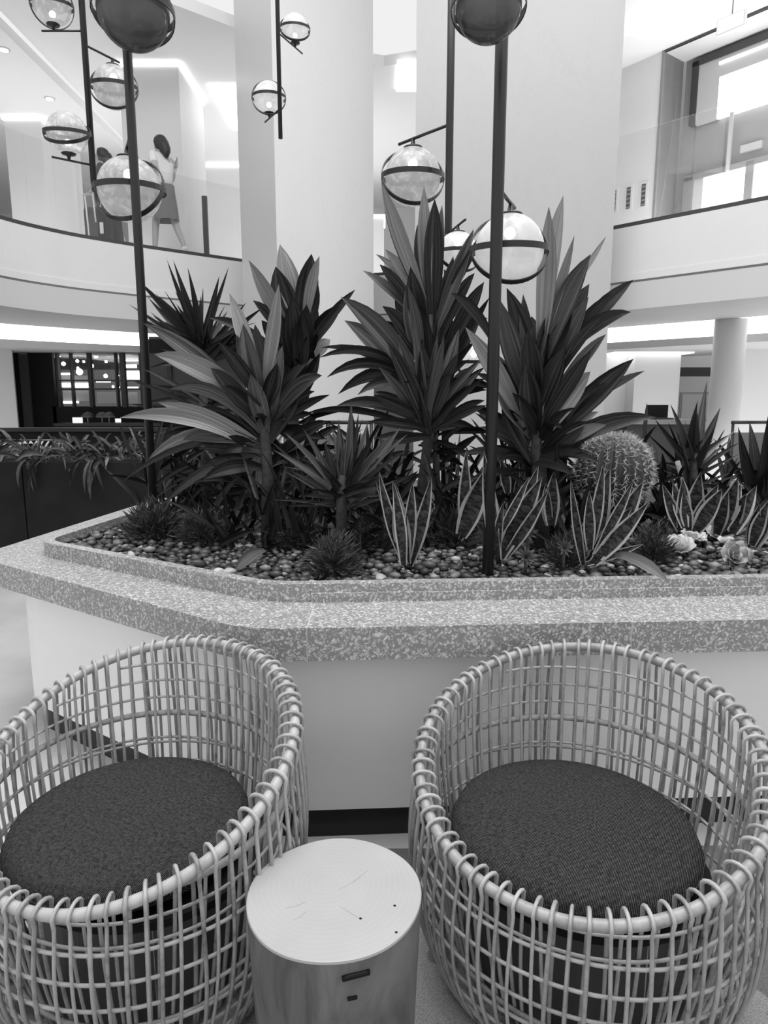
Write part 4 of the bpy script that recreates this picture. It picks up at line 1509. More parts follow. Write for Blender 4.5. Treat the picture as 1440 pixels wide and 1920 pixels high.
# right front pole
t, q = lamp('tall black pole lamp with two large globes standing at the front of the planter', 927, 600, 2.47, 0.0215, GRAV, 3.8)
lathe('foot', [(0.05, 0), (0.05, 0.012), (0.03, 0.02)], 20, (q.x, q.y, GRAV), 'black_metal', t)
c = U(916, 12, 2.30); globe(t, c, 62 * mpp(c), 'smoke_glass', (1, 0, 0.12), -0.05, -0.40, q, 'above', bulb=False, ext=0.02)
c = U(955, 468, 2.66); globe(t, c, 64 * mpp(c), 'milk_glass', (1, 0.0, 0.0), 0.05, 1.08, q, 'above', ext=0.07)
# pole between column and dracaena
t, q = lamp('black pole lamp with mottled globes rising behind the tallest dracaena', 845, 130, 3.75, 0.0195, GRAV, 4.9)
c = U(774, 332, 3.95); globe(t, c, 52 * mpp(c), 'mottled_glass', (1, 0.1, 0.03), 0.05, 1.12, q, 'above', ext=0.11)
c = U(858, 474, 3.58); globe(t, c, 38 * mpp(c), 'milk_glass', (1, 0.3, 0.1), 0.0, 1.0, q, 'above', ext=0.12)
c = U(888, 680, 3.98); globe(t, c, 34 * mpp(c), 'milk_glass', (1, 0.3, 0.1), 0.0, 1.0, q, 'above', ext=0.05)
# hanging rods
t, q = lamp('black rod lamp with three small globes hanging in front of the curved gallery', 165, 180, 5.1, 0.0205, U(176, 345, 5.1).z, 7.6)
c = U(97, 10, 5.1); globe(t, c, 34 * mpp(c), 'mottled_glass', (1, 0.2, 0.1), 0.15, -0.9, q, 'below', ext=0.08)
c = U(214, 164, 5.30); globe(t, c, 38 * mpp(c), 'mottled_glass', (1, 0.3, -0.1), 0.1, 1.25, q, 'above', ext=0.06)
c = U(126, 250, 5.0); globe(t, c, 37 * mpp(c), 'mottled_glass', (1, 0.2, -0.25), 0.15, 0.7, q, 'below', ext=0.11)
t, q = lamp('black rod lamp with two small clear globes hanging before the pale left column', 523, 130, 6.3, 0.018, U(526, 260, 6.3).z, 7.6)
c = U(553, 54, 6.55); globe(t, c, 25 * mpp(c), 'milk_glass', (1, 0.2, 0.0), 0.1, 1.1, q, 'below', ext=0.12)
c = U(504, 183, 6.5); globe(t, c, 28 * mpp(c), 'milk_glass', (1, 0.0, 0.12), 0.05, 1.40, q, 'below', ext=0.10)

# ================================================================== SEATS AND TABLE
RUG = [(-1.0, 0.15), (2.3, 0.15), (2.3, 2.10), (-0.35, 2.06), (-1.0, 2.45)]
tag(prism('rug', RUG, 0.0, 0.008, 'rug_pile'), 'dark mottled carpet under the rattan chairs and table', 'rug')

CH_A, CH_B, HM, HT = 0.4152, 0.3675, 0.6046, 0.1635


def make_chair(cx, cy, psi, label, cushion_label, cush):
    t = thing('rattan_chair', (cx, cy, 0), label, 'chair', 'rattan tub chairs')
    co, si = math.cos(psi), math.sin(psi)

    def pt(phi, ka, kb, h):
        x, y = ka * math.sin(phi), kb * math.cos(phi)
        return Vector((cx + x * co - y * si, cy + x * si + y * co, h))

    def rim(phi): return HM + HT * math.cos(phi) - 0.0043 * math.cos(2 * phi)

    def inn(phi, u):
        k = 0.72 + 0.28 * u ** 0.7
        return CH_A * k - 0.008 - 0.026 * u ** 3, CH_B * k - 0.008 - 0.026 * u ** 3

    def out(phi, u):
        k = 0.80 + 0.20 * u
        b = 0.050 * math.sin(PI * min(1, u) ** 0.9) + 0.012
        return CH_A * k + b, CH_B * k + b

    # thick top rail
    tube('top_rail', [pt(2 * PI * k / 96, CH_A, CH_B, rim(2 * PI * k / 96)) for k in range(96)], 0.0135, 'rattan', t, n=10, closed=True)
    NS = 70
    for k in range(NS):
        phi = 2 * PI * (k + R.uniform(-0.12, 0.12)) / NS
        lean = R.uniform(-0.5, 0.5) * 2 * PI / NS
        hr = rim(phi)
        pts = []
        for i in range(9):
            u = 0.10 + 0.86 * i / 8
            a, b = inn(phi, u)
            pts.append(pt(phi + lean * (1 - u), a, b, hr * u))
        for ang in (165, 140, 115, 90, 65, 40, 15):
            q = math.radians(ang)
            pts.append(pt(phi, CH_A - 0.008 + 0.030 * math.cos(q), CH_B - 0.008 + 0.030 * math.cos(q), hr + 0.0215 * math.sin(q)))
        for i in range(11):
            u = 0.955 - 0.93 * i / 10
            a, b = out(phi, u)
            pts.append(pt(phi + lean * 0.7 * (1 - u), a, b, max(0.012, hr * u)))
        rr = R.uniform(0.0042, 0.0052)
        tube('strand', pts, rr, 'rattan', t, n=6)
    # hoops between the inner and the outer strands; where the rail dips below, a hoop ends at it
    for c0, r_, kk in ((0.045, 0.0055, 'o'), (0.115, 0.0045, 'o'), (0.185, 0.0045, 'o'), (0.255, 0.0045, 'o'), (0.325, 0.0045, 'o'), (0.395, 0.0045, 'o'), (0.505, 0.0095, 'i'), (0.555, 0.0042, 'i'), (0.605, 0.0042, 'i'),
                       (0.655, 0.0042, 'i'), (0.12, 0.006, 'i'), (0.435, 0.0042, 'i'), (0.37, 0.0042, 'i')):
        def hh(phi): return c0 + 0.045 * (c0 / 0.6) * math.cos(phi)
        n_ = 84
        arc = []
        full = True
        for k in range(-n_ // 2, n_ // 2):
            phi = 2 * PI * k / n_
            h = hh(phi)
            hr = rim(phi)
            if h > hr - 0.022:
                full = False
                continue
            u = h / hr
            a, b = (out if kk == 'o' else inn)(phi, u)
            s = -0.009 if kk == 'o' else 0.009
            if r_ > 0.008: s = 0.015
            arc.append(pt(phi, a + s, b + s, h))
        if len(arc) > 4:
            tube('hoop', arc, r_, 'rattan', t, n=6, closed=full)
    # base rings, seat deck
    v, f = [], []
    a0 = 0.315
    deck = [pt(2 * PI * k / 40, CH_A * 0.76, CH_B * 0.76, 0.33) for k in range(40)]
    v, f = prism_vf([p.xy for p in deck], 0.325, 0.345)
    mesh('seat_deck', v, f, 'black_panel', t)
    drum = [pt(2 * PI * k / 40, CH_A * 0.70, CH_B * 0.70, 0.33).xy for k in range(40)]
    v, f = prism_vf(drum, 0.05, 0.325)
    mesh('seat_base', v, f, 'dark_frame', t, smooth=False)
    for k in range(4):
        a = PI / 4 + k * PI / 2
        p = pt(a, CH_A * 0.66, CH_B * 0.66, 0)
        tube('leg', [p, p + Vector((0, 0, 0.33))], 0.016, 'rattan', t, n=8)
    # loose round cushion, a thing of its own
    ccx, ccy, cr_, zt = cush
    k_ = tag(mesh('seat_cushion', *lathe_vf([(0.02, zt - 0.085), (cr_ * 0.90, zt - 0.085), (cr_ * 0.975, zt - 0.078), (cr_, zt - 0.06), (cr_ * 0.998, zt - 0.045), (cr_ * 0.97, zt - 0.026), (cr_ * 0.9, zt - 0.014), (cr_ * 0.7, zt - 0.005), (cr_ * 0.35, zt - 0.001), (0.01, zt)], 72, (ccx, ccy, 0)),
                   'cushion_fabric', smooth=True, origin=(ccx, ccy, zt - 0.085)), cushion_label, 'cushion', 'round seat cushions')
    pip = tube('piping', [Vector((ccx + (cr_ * 1.0) * math.cos(2 * PI * k / 64), ccy + cr_ * math.sin(2 * PI * k / 64), zt - 0.055)) for k in range(64)], 0.004, 'cushion_fabric', k_, n=6, closed=True, origin=(ccx, ccy, zt - 0.085))
    return t


make_chair(0.4974, 1.588, -0.5162, 'open-weave rattan tub chair beside the stump table, under the front lamp pole', 'round dark tweed cushion in the chair under the front lamp pole', (0.482, 1.600, 0.308, 0.450))
make_chair(-0.6315, 1.6196, -0.4167, 'open-weave rattan tub chair cut by the picture edge, in front of the angled planter side', 'round dark tweed cushion in the chair by the angled planter side', (-0.655, 1.622, 0.300, 0.450))

# stump table
tx, ty, tr = -0.1057, 1.309, 0.1851
st = thing('stump_table', (tx, ty, 0), 'pale tree-stump side table standing between the two rattan chairs', 'table')
v, f = [], []
NT_ = 72
def srad(a, z):
    return tr * (0.90 + 0.10 * min(1, z / 0.45)) * (1 + 0.012 * math.sin(2 * a + 0.6) + 0.006 * math.sin(5 * a))
zs_ = [0.0, 0.08, 0.16, 0.24, 0.32, 0.40, 0.444]
for z in zs_:
    for k in range(NT_):
        a = 2 * PI * k / NT_
        v.append(Vector((tx + srad(a, z) * math.cos(a), ty + srad(a, z) * math.sin(a), z)))
for i in range(len(zs_) - 1):
    for k in range(NT_):
        q = (k + 1) % NT_
        f.append((i * NT_ + k, i * NT_ + q, (i + 1) * NT_ + q, (i + 1) * NT_ + k))
mesh('trunk', v, f, 'wood_trunk', st, smooth=True)
v, f = [], []
for z, s in ((0.4442, 1.0), (0.449, 0.995), (0.450, 0.985), (0.450, 0.5), (0.450, 0.01)):
    for k in range(NT_):
        a = 2 * PI * k / NT_
        v.append(Vector((tx + s * srad(a, .45) * math.cos(a), ty + s * srad(a, .45) * math.sin(a), z)))
for i in range(4):
    for k in range(NT_):
        q = (k + 1) % NT_
        f.append((i * NT_ + k, i * NT_ + q, (i + 1) * NT_ + q, (i + 1) * NT_ + k))
f.append(tuple(4 * NT_ + k for k in range(NT_)))
mesh('sawn_top', v, f, 'wood_end_grain', st, smooth=False)
# bark knot and cracks
for (px, py), (qx, qy), r_ in [((642, 1835), (692, 1822), 0.006), ((652, 1873), (668, 1870), 0.004)]:
    pts = []
    for k in range(7):
        d_ = ray(px + (qx - px) * k / 6, py + (qy - py) * k / 6)
        tt = 0.9
        P = CAMP.copy()
        for s in range(400):
            P = CAMP + d_ * (0.8 + s * 0.002)
            if (P.xy - Vector((tx, ty))).length < tr * (0.90 + 0.10 * P.z / 0.45): break
        pts.append(P)
    tube('knot', pts, r_, 'black_panel', st, n=6)
for (px, py), (qx, qy) in [((636, 1668), (690, 1632)), ((636, 1698), (674, 1722)), ((534, 1703), (575, 1690)), ((548, 1726), (575, 1708))]:
    tube('crack', [G(px, py, 0.4501), G((px + qx) / 2 + 2, (py + qy) / 2 + 2, 0.4501), G(qx, qy, 0.4501)], [0.0002, 0.0006, 0.0002], 'spandrel_grey', st, n=4)
for px, py in ((740, 1698), (743, 1748), (676, 1722)):
    P = G(px, py, 0.4502)
    lathe('speck', [(0.003, 0), (0.002, 0.0008)], 8, P, 'black_panel', st)

# ================================================================== BACKGROUND, LEFT: dark planter box, bar front, rail
pb0, pb1 = -5.2, -0.9
bp = thing('trough_planter', (-3.2, 6.1, 0), 'long charcoal trough planter full of ferns behind the terrazzo planter', 'planter')
xs = [-5.6, -4.35, -3.1, -1.9, -0.7]
for a, b in zip(xs, xs[1:]):
    box('panel', a + 0.004, b - 0.004, 5.85, 6.45, 0.0, 0.93, 'charcoal_planter', bp, bv=0.006)
GF = 'ferns in the trough planter'
fl_ = ['bushy fern at the picture edge in the trough planter', 'second bushy fern from the picture edge in the trough planter', 'trailing fern in the middle of the trough planter', 'bushy fern just left of the tall pole in the trough planter', 'fern behind the tall pole in the trough planter', 'fern half hidden behind the spiky yucca in the trough planter']
for i, x in enumerate((-3.55, -3.0, -2.5, -2.05, -1.6, -1.15)):
    c = Vector((x, 6.1, 0.93))
    t = thing('fern', c, fl_[i], 'fern', GF)
    tube('stem', [c, c + Vector((0, 0, 0.08))], 0.012, 'stem', t)
    for k in range(75):
        a = R.uniform(0, 2 * PI)
        L = R.uniform(0.16, 0.34)
        e = R.uniform(0.05, 1.2)
        P0 = c + Vector((R.uniform(-.24, .24), R.uniform(-.2, .2), 0.02))
        d_ = Vector((math.cos(a) * math.cos(e), math.sin(a) * math.cos(e), math.sin(e)))
        P1 = P0 + d_ * L - Vector((0, 0, 0.05 if math.sin(a) > -0.3 else 0.12))
        C = P0 + d_ * L * 0.6 + Vector((0, 0, 0.05))
        leaf(t, P0, P1, C, R.uniform(0.012, 0.04), R.choice(['needle_leaf', 'needle_leaf', 'needle_leaf_light', 'leaf_dark']), R.uniform(-.8, .8), 'lance', n=4, name='frond')
    if i in (1, 2):
        for k in range(9):
            P0 = c + Vector((R.uniform(-.10, .10), -0.24, 0.02))
            P1 = P0 + Vector((R.uniform(-.10, .10), -0.08, -R.uniform(0.08, 0.35)))
            leaf(t, P0, P1, (P0 + P1) / 2 + Vector((0, -0.10, 0.08)), 0.032, R.choice(['leaf_dark', 'leaf_black', 'needle_leaf']), R.uniform(-.8, .8), 'lance', n=5, name='frond')

# black rail behind it
rl = thing('terrace_rail', (-3.4, 8.3, 0), 'low black panel rail in front of the dark bar', 'railing')
box('rail_panel', -7.5, -2.0, 8.30, 8.34, 0.10, 1.06, 'black_panel', rl)
box('top_rail', -7.5, -2.0, 8.27, 8.37, 1.06, 1.105, 'black_metal', rl)
for x in (-7.4, -5.6, -3.8, -2.1):
    box('post', x - 0.03, x + 0.03, 8.34, 8.40, 0.0, 1.06, 'black_metal', rl)

# woven lounge seat at the very left
c = U(28, 835, 7.2)
ws = thing('lattice_chair', (c.x, 7.3, 0), 'pale lattice-backed chair at the picture edge behind the trough planter', 'chair')
for k in range(14):
    for sgn in (-1, 1):
        x = c.x - 0.42 + k * 0.062
        tube('lattice_strand', [Vector((x, 7.2, 0.80)), Vector((x + sgn * 0.16, 7.2, 1.02))], 0.009, 'white_paint', ws, n=5)
tube('frame', [Vector((c.x - .5, 7.2, .02)), Vector((c.x - .5, 7.2, 1.03)), Vector((c.x + .5, 7.2, 1.03)), Vector((c.x + .5, 7.2, .02))], 0.015, 'grey_metal', ws)
box('seat', c.x - 0.48, c.x + 0.48, 7.2, 7.75, 0.38, 0.46, 'grey_cloth', ws, bv=0.02)

# the bar front: a black wall with openings at 12.9 m, a lit back bar behind
SY = 12.3
bf = structure(empty('wall_bar', (-5.5, SY, 0)))


def shop(name, x0, x1, y0, y1, mat, dy=0.0, dep=0.08, par=None):
    a, b = U(x0, (y0 + y1) / 2, SY + dy), U(x1, (y0 + y1) / 2, SY + dy)
    z1, z0 = U((x0 + x1) / 2, y0, SY + dy).z, U((x0 + x1) / 2, y1, SY + dy).z
    return box(name, a.x, b.x, SY + dy, SY + dy + dep, max(0, z0), z1, mat, par if par is not None else bf)


shop('fascia_panel', 10, 460, 636, 662, 'black_panel')
shop('panel', 14, 44, 660, 900, 'black_panel')
shop('post', 44, 60, 664, 900, 'dark_frame', -0.05)
shop('panel', 60, 106, 656, 900, 'black_panel')
shop('sill_panel', 104, 460, 762, 900, 'black_panel')
for x0, x1 in ((106, 110), (132, 135), (165, 171), (216, 219), (226, 234), (262, 268), (314, 322), (370, 376)):
    shop('mullion', x0, x1, 656, 764, 'black_metal', -0.02, 0.1)
for y0, y1 in ((728, 731), (712, 715)):
    shop('transom', 106, 262, y0, y1, 'black_metal', -0.01, 0.06)
shop('panel', 268, 460, 660, 764, 'dark_frame', 0.02)
shop('pane', 110, 262, 656, 764, 'shop_glass', 0.03, 0.01)
# room behind
structure(box('wall_bar_back', U(60, 700, 14.6).x, U(420, 700, 14.6).x, 14.6, 14.7, 0, 2.5, 'black_panel'))
structure(box('bar_ceiling', U(0, 640, 14.6).x, U(460, 640, 12.4).x, 12.4, 14.6, 2.42, 2.5, 'dark_frame'))


def bar(name, x0, x1, y0, y1, mat, Y, par, dep=0.06):
    a, b = U(x0, (y0 + y1) / 2, Y), U(x1, (y0 + y1) / 2, Y)
    z1, z0 = U((x0 + x1) / 2, y0, Y).z, U((x0 + x1) / 2, y1, Y).z
    return box(name, a.x, b.x, Y, Y + dep, z0, z1, mat, par)


bb = thing('back_bar', (U(180, 760, 14.3).x, 14.3, 0), 'lit back bar with glowing shelves inside the dark bar front', 'shelf')
bar('cabinet', 108, 265, 764, 900, 'black_panel', 14.2, bb, 0.3)
for x0, x1, y0, y1 in [(108, 133, 699, 703), (136, 166, 718, 727), (110, 132, 718, 726), (110, 135, 752, 757), (137, 146, 752, 756), (130, 160, 664, 667), (230, 258, 668, 671), (230, 258, 674, 677), (231, 255, 683, 690), (230, 260, 695, 712), (232, 258, 725, 730), (180, 206, 715, 717)]:
    bar('glowing_shelf', x0, x1, y0, y1, 'cove_light', 14.3, bb, 0.05)
for x0, x1, y0, y1 in [(108, 166, 704, 728), (112, 166, 732, 752), (182, 226, 735, 756), (235, 258, 735, 757)]:
    bar('mirror_panel', x0, x1, y0, y1, 'grey_metal', 14.4, bb, 0.05)
for i, (x, y, r) in enumerate([(112, 665, 5), (180, 668, 5), (171, 686, 6), (149, 697, 8), (145, 677, 4), (119, 682, 5), (198, 705, 5), (220, 704, 4), (157, 678, 3), (133, 675, 3), (199, 678, 3.5), (212, 725, 3), (222, 726, 3.5), (146, 690, 3)]):
    c = U(x, y, 13.4)
    t = thing('pendant_bulb', c, 'tiny bright pendant bulb inside the dark bar front', 'light', 'pendant bulbs in the bar')
    v, f = sphere_vf(c, r * mpp(c) * 0.75, 10, 8)
    mesh('bulb', v, f, 'star_bulb', t, smooth=True)
    tube('cord', [c, Vector((c.x, c.y, 2.42))], 0.004, 'black_metal', t, n=4)
GBt = 'small lit signs on the bar counter'
for i, (x0, x1, y0, y1) in enumerate([(136, 154, 783, 793), (216, 226, 785, 792)]):
    c = U((x0 + x1) / 2, y1, 11.5)
    t = thing('counter_sign', (c.x, 11.5, c.z), ['wider small lit sign on the bar counter', 'narrower small lit sign on the bar counter'][i], 'sign', GBt)
    bar('case', x0 - 1, x1 + 1, y0 - 1, y1 + 1, 'black_metal', 11.52, t, 0.04)
    bar('lit_face', x0, x1, y0, y1, 'sign_light', 11.5, t, 0.02)
ctr = thing('bar_counter', (U(200, 800, 11.5).x, 11.6, 0), 'black bar counter in front of the dark bar opening', 'counter')
bar('counter_top', 100, 300, 794, 799, 'black_metal', 11.4, ctr, 0.5)
a, b = U(104, 800, 11.5), U(296, 800, 11.5)
box('counter_front', a.x, b.x, 11.5, 11.85, 0, U(200, 799, 11.5).z, 'black_panel', ctr)
for i, (x, y) in enumerate([(165, 786), (192, 790), (205, 788)]):
    c = U(x, 794, 11.45)
    t = thing('table_lamp', c, ['small dark dome lamp beside the wide lit sign', 'middle dark dome lamp on the bar counter', 'dark dome lamp beside the narrow lit sign'][i], 'lamp', 'dome lamps on the bar counter')
    lathe('shade', [(0.10, 0.10), (0.09, 0.14), (0.05, 0.18), (0.01, 0.19)], 16, c, 'dark_frame', t)
    tube('stand', [c, c + Vector((0, 0, 0.12))], 0.01, 'grey_metal', t)

# ================================================================== BACKGROUND, RIGHT AND MIDDLE: desk, laptop, chairs
ds = thing('reception_desk', (U(1245, 820, 9.2).x, 9.3, 0), 'dark grey lobby desk behind the barrel cactus', 'desk')
a, b = U(1170, 800, 9.2), U(1300, 800, 9.2)
box('desk_top', a.x, b.x, 9.1, 9.9, U(1240, 790, 9.1).z - 0.04, U(1240, 787, 9.1).z, 'grey_metal', ds, bv=0.005)
box('desk_front', a.x + 0.04, b.x - 0.04, 9.2, 9.8, 0, U(1240, 790, 9.1).z - 0.04, 'dark_frame', ds)
zt = U(1240, 787, 9.1).z
lp = thing('laptop', (U(1234, 785, 9.4).x, 9.4, zt), 'black open screen standing on the grey lobby desk', 'screen')
a, b = U(1214, 770, 9.4), U(1253, 770, 9.4)
box('screen', a.x, b.x, 9.4, 9.43, zt + 0.015, U(1234, 759, 9.4).z, 'black_panel', lp, bv=0.006)
box('base', a.x, b.x, 9.2, 9.42, zt, zt + 0.02, 'black_metal', lp, bv=0.004)


def cafe_chair(x, Y, ztop, label, w=0.46, dark=True):
    t = thing('cafe_chair', (x, Y, 0), label, 'chair', 'black framed chairs in the lobby')
    for s in (-1, 1):
        tube('leg', [Vector((x + s * w / 2, Y - 0.25, 0)), Vector((x + s * w / 2, Y - 0.25, 0.62))], 0.016, 'black_metal', t)
        tube('leg', [Vector((x + s * w / 2, Y + 0.25, 0)), Vector((x + s * w / 2, Y + 0.25, ztop))], 0.018, 'black_metal', t)
        tube('armrest', [Vector((x + s * w / 2, Y - 0.25, 0.62)), Vector((x + s * w / 2, Y + 0.25, 0.64))], 0.016, 'black_metal', t)
    tube('back_rail', [Vector((x - w / 2 - .02, Y + 0.25, ztop)), Vector((x + w / 2 + .02, Y + 0.25, ztop))], 0.02, 'black_metal', t)
    box('backrest', x - w / 2 + .02, x + w / 2 - .02, Y + 0.24, Y + 0.27, 0.55, ztop - 0.12, 'grey_cloth', t, bv=0.01)
    box('seat', x - w / 2, x + w / 2, Y - 0.27, Y + 0.25, 0.42, 0.48, 'grey_cloth', t, bv=0.02)


for px, Y, label in [(1411, 8.0, 'black framed chair behind the grey agave'), (575, 7.0, 'black framed chair glimpsed left of the middle yucca'), (655, 7.0, 'black framed chair glimpsed behind the middle yucca')]:
    c = U(px, 792, Y + 0.25)
    cafe_chair(c.x, Y, c.z, label)
# wall print seen beside the round pillar
p = thing('wall_print', (U(1305, 770, 14.4).x, 14.4, 1.0), 'pale abstract print on the far lobby wall beside the round pillar', 'picture')
a, b = U(1276, 740, 14.4), U(1338, 740, 14.4)
box('frame', a.x, b.x, 14.40, 14.44, U(1300, 790, 14.4).z, U(1300, 735, 14.4).z, 'grey_stone', p)
box('sheet', a.x + .04, b.x - .04, 14.385, 14.40, U(1300, 786, 14.4).z, U(1300, 739, 14.4).z, 'column_marble', p)

# ================================================================== PEOPLE ON THE GALLERY
def skinned(name, joints, edges, mat, parent, loc, sub=2):
    names = list(joints)
    me = bpy.data.meshes.new(name)
    me.from_pydata([joints[k][:3] for k in names], [(names.index(a), names.index(b)) for a, b in edges], [])
    o = bpy.data.objects.new(name, me)
    COL.objects.link(o)
    o.parent = parent
    o.location = loc
    me.materials.append(MATS[mat])
    m = o.modifiers.new('skin', 'SKIN')
    m.use_smooth_shade = True
    for i, k in enumerate(names):
        r = joints[k][3]
        me.skin_vertices[0].data[i].radius = (r, r) if not isinstance(r, tuple) else r
        me.skin_vertices[0].data[i].use_root = (i == 0)
    s = o.modifiers.new('subd', 'SUBSURF')
    s.levels = s.render_levels = sub
    return o


def hand(j, e, wrist, at, d, k):
    """palm and five finger chains beyond the wrist joint"""
    d = Vector(d).normalized()
    s = Vector((0, 1, 0)) if abs(d.y) < 0.8 else Vector((1, 0, 0))
    a = Vector(at)
    pm_ = a + d * 0.05
    j['palm' + k] = (*pm_, (0.022, 0.034)); e.append((wrist, 'palm' + k))
    for i in range(4):
        b = pm_ + d * 0.03 + s * (i - 1.5) * 0.02
        L = (0.055, 0.07, 0.066, 0.05)[i]
        m1, m2 = b + d * L * .5, b + d * L - Vector((0, 0, .012))
        j['f%d%s' % (i, k)] = (*m1, 0.009); j['g%d%s' % (i, k)] = (*m2, 0.008)
        e += [('palm' + k, 'f%d%s' % (i, k)), ('f%d%s' % (i, k), 'g%d%s' % (i, k))]
    th = a + d * 0.03 + s * 0.045
    j['t' + k] = (*th, 0.011); j['u' + k] = (*(th + d * 0.035 + s * 0.01), 0.009)
    e += [('palm' + k, 't' + k), ('t' + k, 'u' + k)]


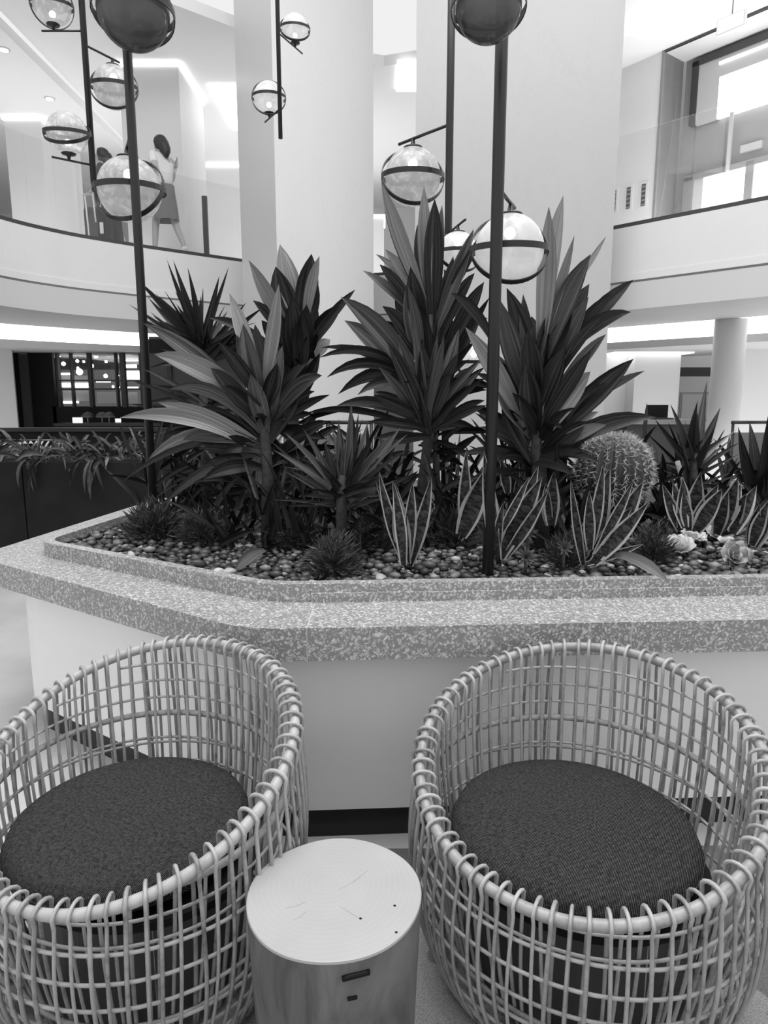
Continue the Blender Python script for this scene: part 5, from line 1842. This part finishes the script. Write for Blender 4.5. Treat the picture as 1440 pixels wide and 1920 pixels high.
def person(loc, label, shirt, skirt, hairlen, sc_=1.0, turn=0.0):
    t = thing('person', loc, label, 'person')
    j = {'pelvis': (0, 0, .90, .115), 'spine': (-.01, 0, 1.08, .10), 'chest': (-.025, 0, 1.26, .12), 'neck': (-.045, 0, 1.41, .05), 'jaw': (-.07, 0, 1.475, .062), 'head': (-.065, 0, 1.54, .082), 'top': (-.06, 0, 1.60, .06),
         'nose': (-.158, 0, 1.515, .012)}
    e = [('pelvis', 'spine'), ('spine', 'chest'), ('chest', 'neck'), ('neck', 'jaw'), ('jaw', 'head'), ('head', 'top'), ('head', 'nose')]
    arms = {'n': ((-.02, -.17, 1.35), (.13, -.22, 1.14), (-.06, -.23, 1.03)), 'f': ((-.02, .17, 1.35), (-.10, .22, 1.12), (-.30, .17, 1.06))}
    for k, (s, el, w) in arms.items():
        j['sh' + k] = (*s, .056); j['el' + k] = (*el, .038); j['wr' + k] = (*w, .027)
        e += [('chest', 'sh' + k), ('sh' + k, 'el' + k), ('el' + k, 'wr' + k)]
        hand(j, e, 'wr' + k, w, Vector(w) - Vector(el), k)
    legs = {'n': ((0, -.09, .84), (-.13, -.09, .47), (-.18, -.09, .09), (-.31, -.09, .04)), 'f': ((0, .09, .84), (.09, .09, .46), (.27, .09, .14), (.19, .09, .04))}
    for k, (h, kn, an, to) in legs.items():
        j['hp' + k] = (*h, .085); j['kn' + k] = (*kn, .055); j['an' + k] = (*an, .036); j['to' + k] = (*to, .034)
        e += [('pelvis', 'hp' + k), ('hp' + k, 'kn' + k), ('kn' + k, 'an' + k), ('an' + k, 'to' + k)]
    j = {k: (v[0] * sc_, v[1] * sc_, v[2] * sc_, v[3]) for k, v in j.items()}
    skinned('body', j, e, 'skin', t, (0, 0, 0))
    sj = {'pelvis': (0, 0, .92, .135), 'spine': (-.01, 0, 1.08, .130), 'chest': (-.025, 0, 1.26, .142), 'neck': (-.04, 0, 1.385, .075)}
    se = [('pelvis', 'spine'), ('spine', 'chest'), ('chest', 'neck')]
    for k, (s, el, w) in arms.items():
        m_ = Vector(s).lerp(Vector(el), .65)
        sj['sh' + k] = (*s, .072); sj['sl' + k] = (*m_, .062)
        se += [('chest', 'sh' + k), ('sh' + k, 'sl' + k)]
    sj = {k: (v[0] * sc_, v[1] * sc_, v[2] * sc_, v[3]) for k, v in sj.items()}
    skinned('shirt', sj, se, shirt, t, (0, 0, 0))
    lp_ = Vector(loc)
    zb = 0.50 if skirt == 'grey_cloth' else 0.16
    v, f = [], []
    for z, rx, ry in ((zb, .20, .17), (zb + .12, .19, .165), (.75, .165, .155), (.90, .14, .14), (.98, .135, .135)):
        for k in range(28):
            a = 2 * PI * k / 28
            fold_ = 1 + 0.05 * math.sin(7 * a) * (1 - (z - zb))
            v.append(lp_ + Vector((rx * math.cos(a) * fold_, ry * math.sin(a) * fold_, z)) * 1.0)
    for i in range(4):
        for k in range(28):
            q = (k + 1) % 28
            f.append((i * 28 + k, i * 28 + q, (i + 1) * 28 + q, (i + 1) * 28 + k))
    mesh('skirt', v, f, skirt, t, smooth=True)
    # hair: cap and a swept back fall
    hc = lp_ + Vector((-.04, 0, 1.555)) * sc_
    cap = sphere_vf(hc, 0.108, 18, 12, 1.02, 0.92, 1.0)
    cv = []
    for p in cap[0]:
        d_ = p - hc
        if d_.x < -0.045: p = hc + Vector((-0.045 - (d_.x + 0.045) * -0.15, d_.y, max(d_.z, 0.02 + abs(d_.y) * -.2)))
        cv.append(p)
    fall_ = tube_vf([hc + Vector(q) for q in ((0.0, 0, 0.03), (0.06, 0, -0.03), (0.10, 0, -0.10), (0.12, 0, -0.10 - hairlen * .5), (0.13, 0, -0.12 - hairlen))], [0.07, 0.085, 0.078, 0.06, 0.02], 12)
    v, f = join((cv, cap[1]), fall_)
    mesh('hair', v, f, 'hair', t, smooth=True)
    for s in (-1, 1):
        v, f = sphere_vf(lp_ + Vector((-.137, s * .032, 1.545)) * sc_, 0.011, 8, 6)
        mesh('eye', v, f, 'black_panel', t, smooth=True)
    for k, (h, kn, an, to) in legs.items():
        a, b = Vector(an), Vector(to)
        v, f = tube_vf([lp_ + a * sc_ + Vector((.05, 0, -.045)), lp_ + a * sc_ + Vector((0, 0, -.04)), lp_ + (a + b) / 2 * sc_ + Vector((0, 0, -.02)), lp_ + b * sc_ + Vector((-.02, 0, 0)), lp_ + b * sc_ + Vector((-.05, 0, -.005))], [.03, .043, .042, .040, .02], 10)
        mesh('shoe', v, f, shirt if shirt == 'white_cloth' else 'black_cloth', t, smooth=True)
    t.rotation_euler.z = turn
    return t


q = U(314, 462, 10.45)
person((q.x, 10.45, 3.46), 'walking person in white t-shirt and grey skirt on the gallery', 'white_cloth', 'grey_cloth', 0.10, 1.0, math.radians(-38))
q = U(206, 440, 10.75)
person((q.x, 10.75, 3.46), 'person in black clothes on the gallery, half hidden behind the large globe', 'black_cloth', 'black_cloth', 0.04, 0.95)
# the dark bag the second person wheels along
c = U(186, 440, 10.35)
bg = thing('travel_bag', (c.x, 10.35, 3.46), 'black travel bag with a pale handle beside the dark-clothed person', 'bag')
box('body', c.x - 0.19, c.x + 0.17, 10.28, 10.5, 3.52, 4.12, 'black_cloth', bg, bv=0.05)
tube('handle', [Vector((c.x - .10, 10.26, 3.50)), Vector((c.x - .13, 10.26, 4.25)), Vector((c.x - .02, 10.26, 4.27)), Vector((c.x + .0, 10.26, 3.9))], 0.012, 'white_paint', bg)
box('tag', c.x + 0.05, c.x + 0.10, 10.26, 10.27, 3.75, 3.90, 'white_paint', bg)
for s in (-0.12, 0.12):
    v, f = tube_vf([Vector((c.x + s, 10.33, 3.51)), Vector((c.x + s, 10.44, 3.51))], 0.045, 12)
    mesh('wheel', v, f, 'black_metal', bg)
# black stand near the column
p = U(384, 470, 10.75)
t = thing('queue_post', (p.x, 10.86, 3.46), 'slim black post standing at the gallery edge beside the left column', 'post')
box('post', p.x - 0.035, p.x + 0.035, 10.83, 10.89, 3.47, U(378, 368, 10.86).z, 'black_metal', t)
lathe('foot', [(0.14, 0), (0.14, 0.015), (0.05, 0.03)], 20, (p.x, 10.86, 3.46), 'black_metal', t)
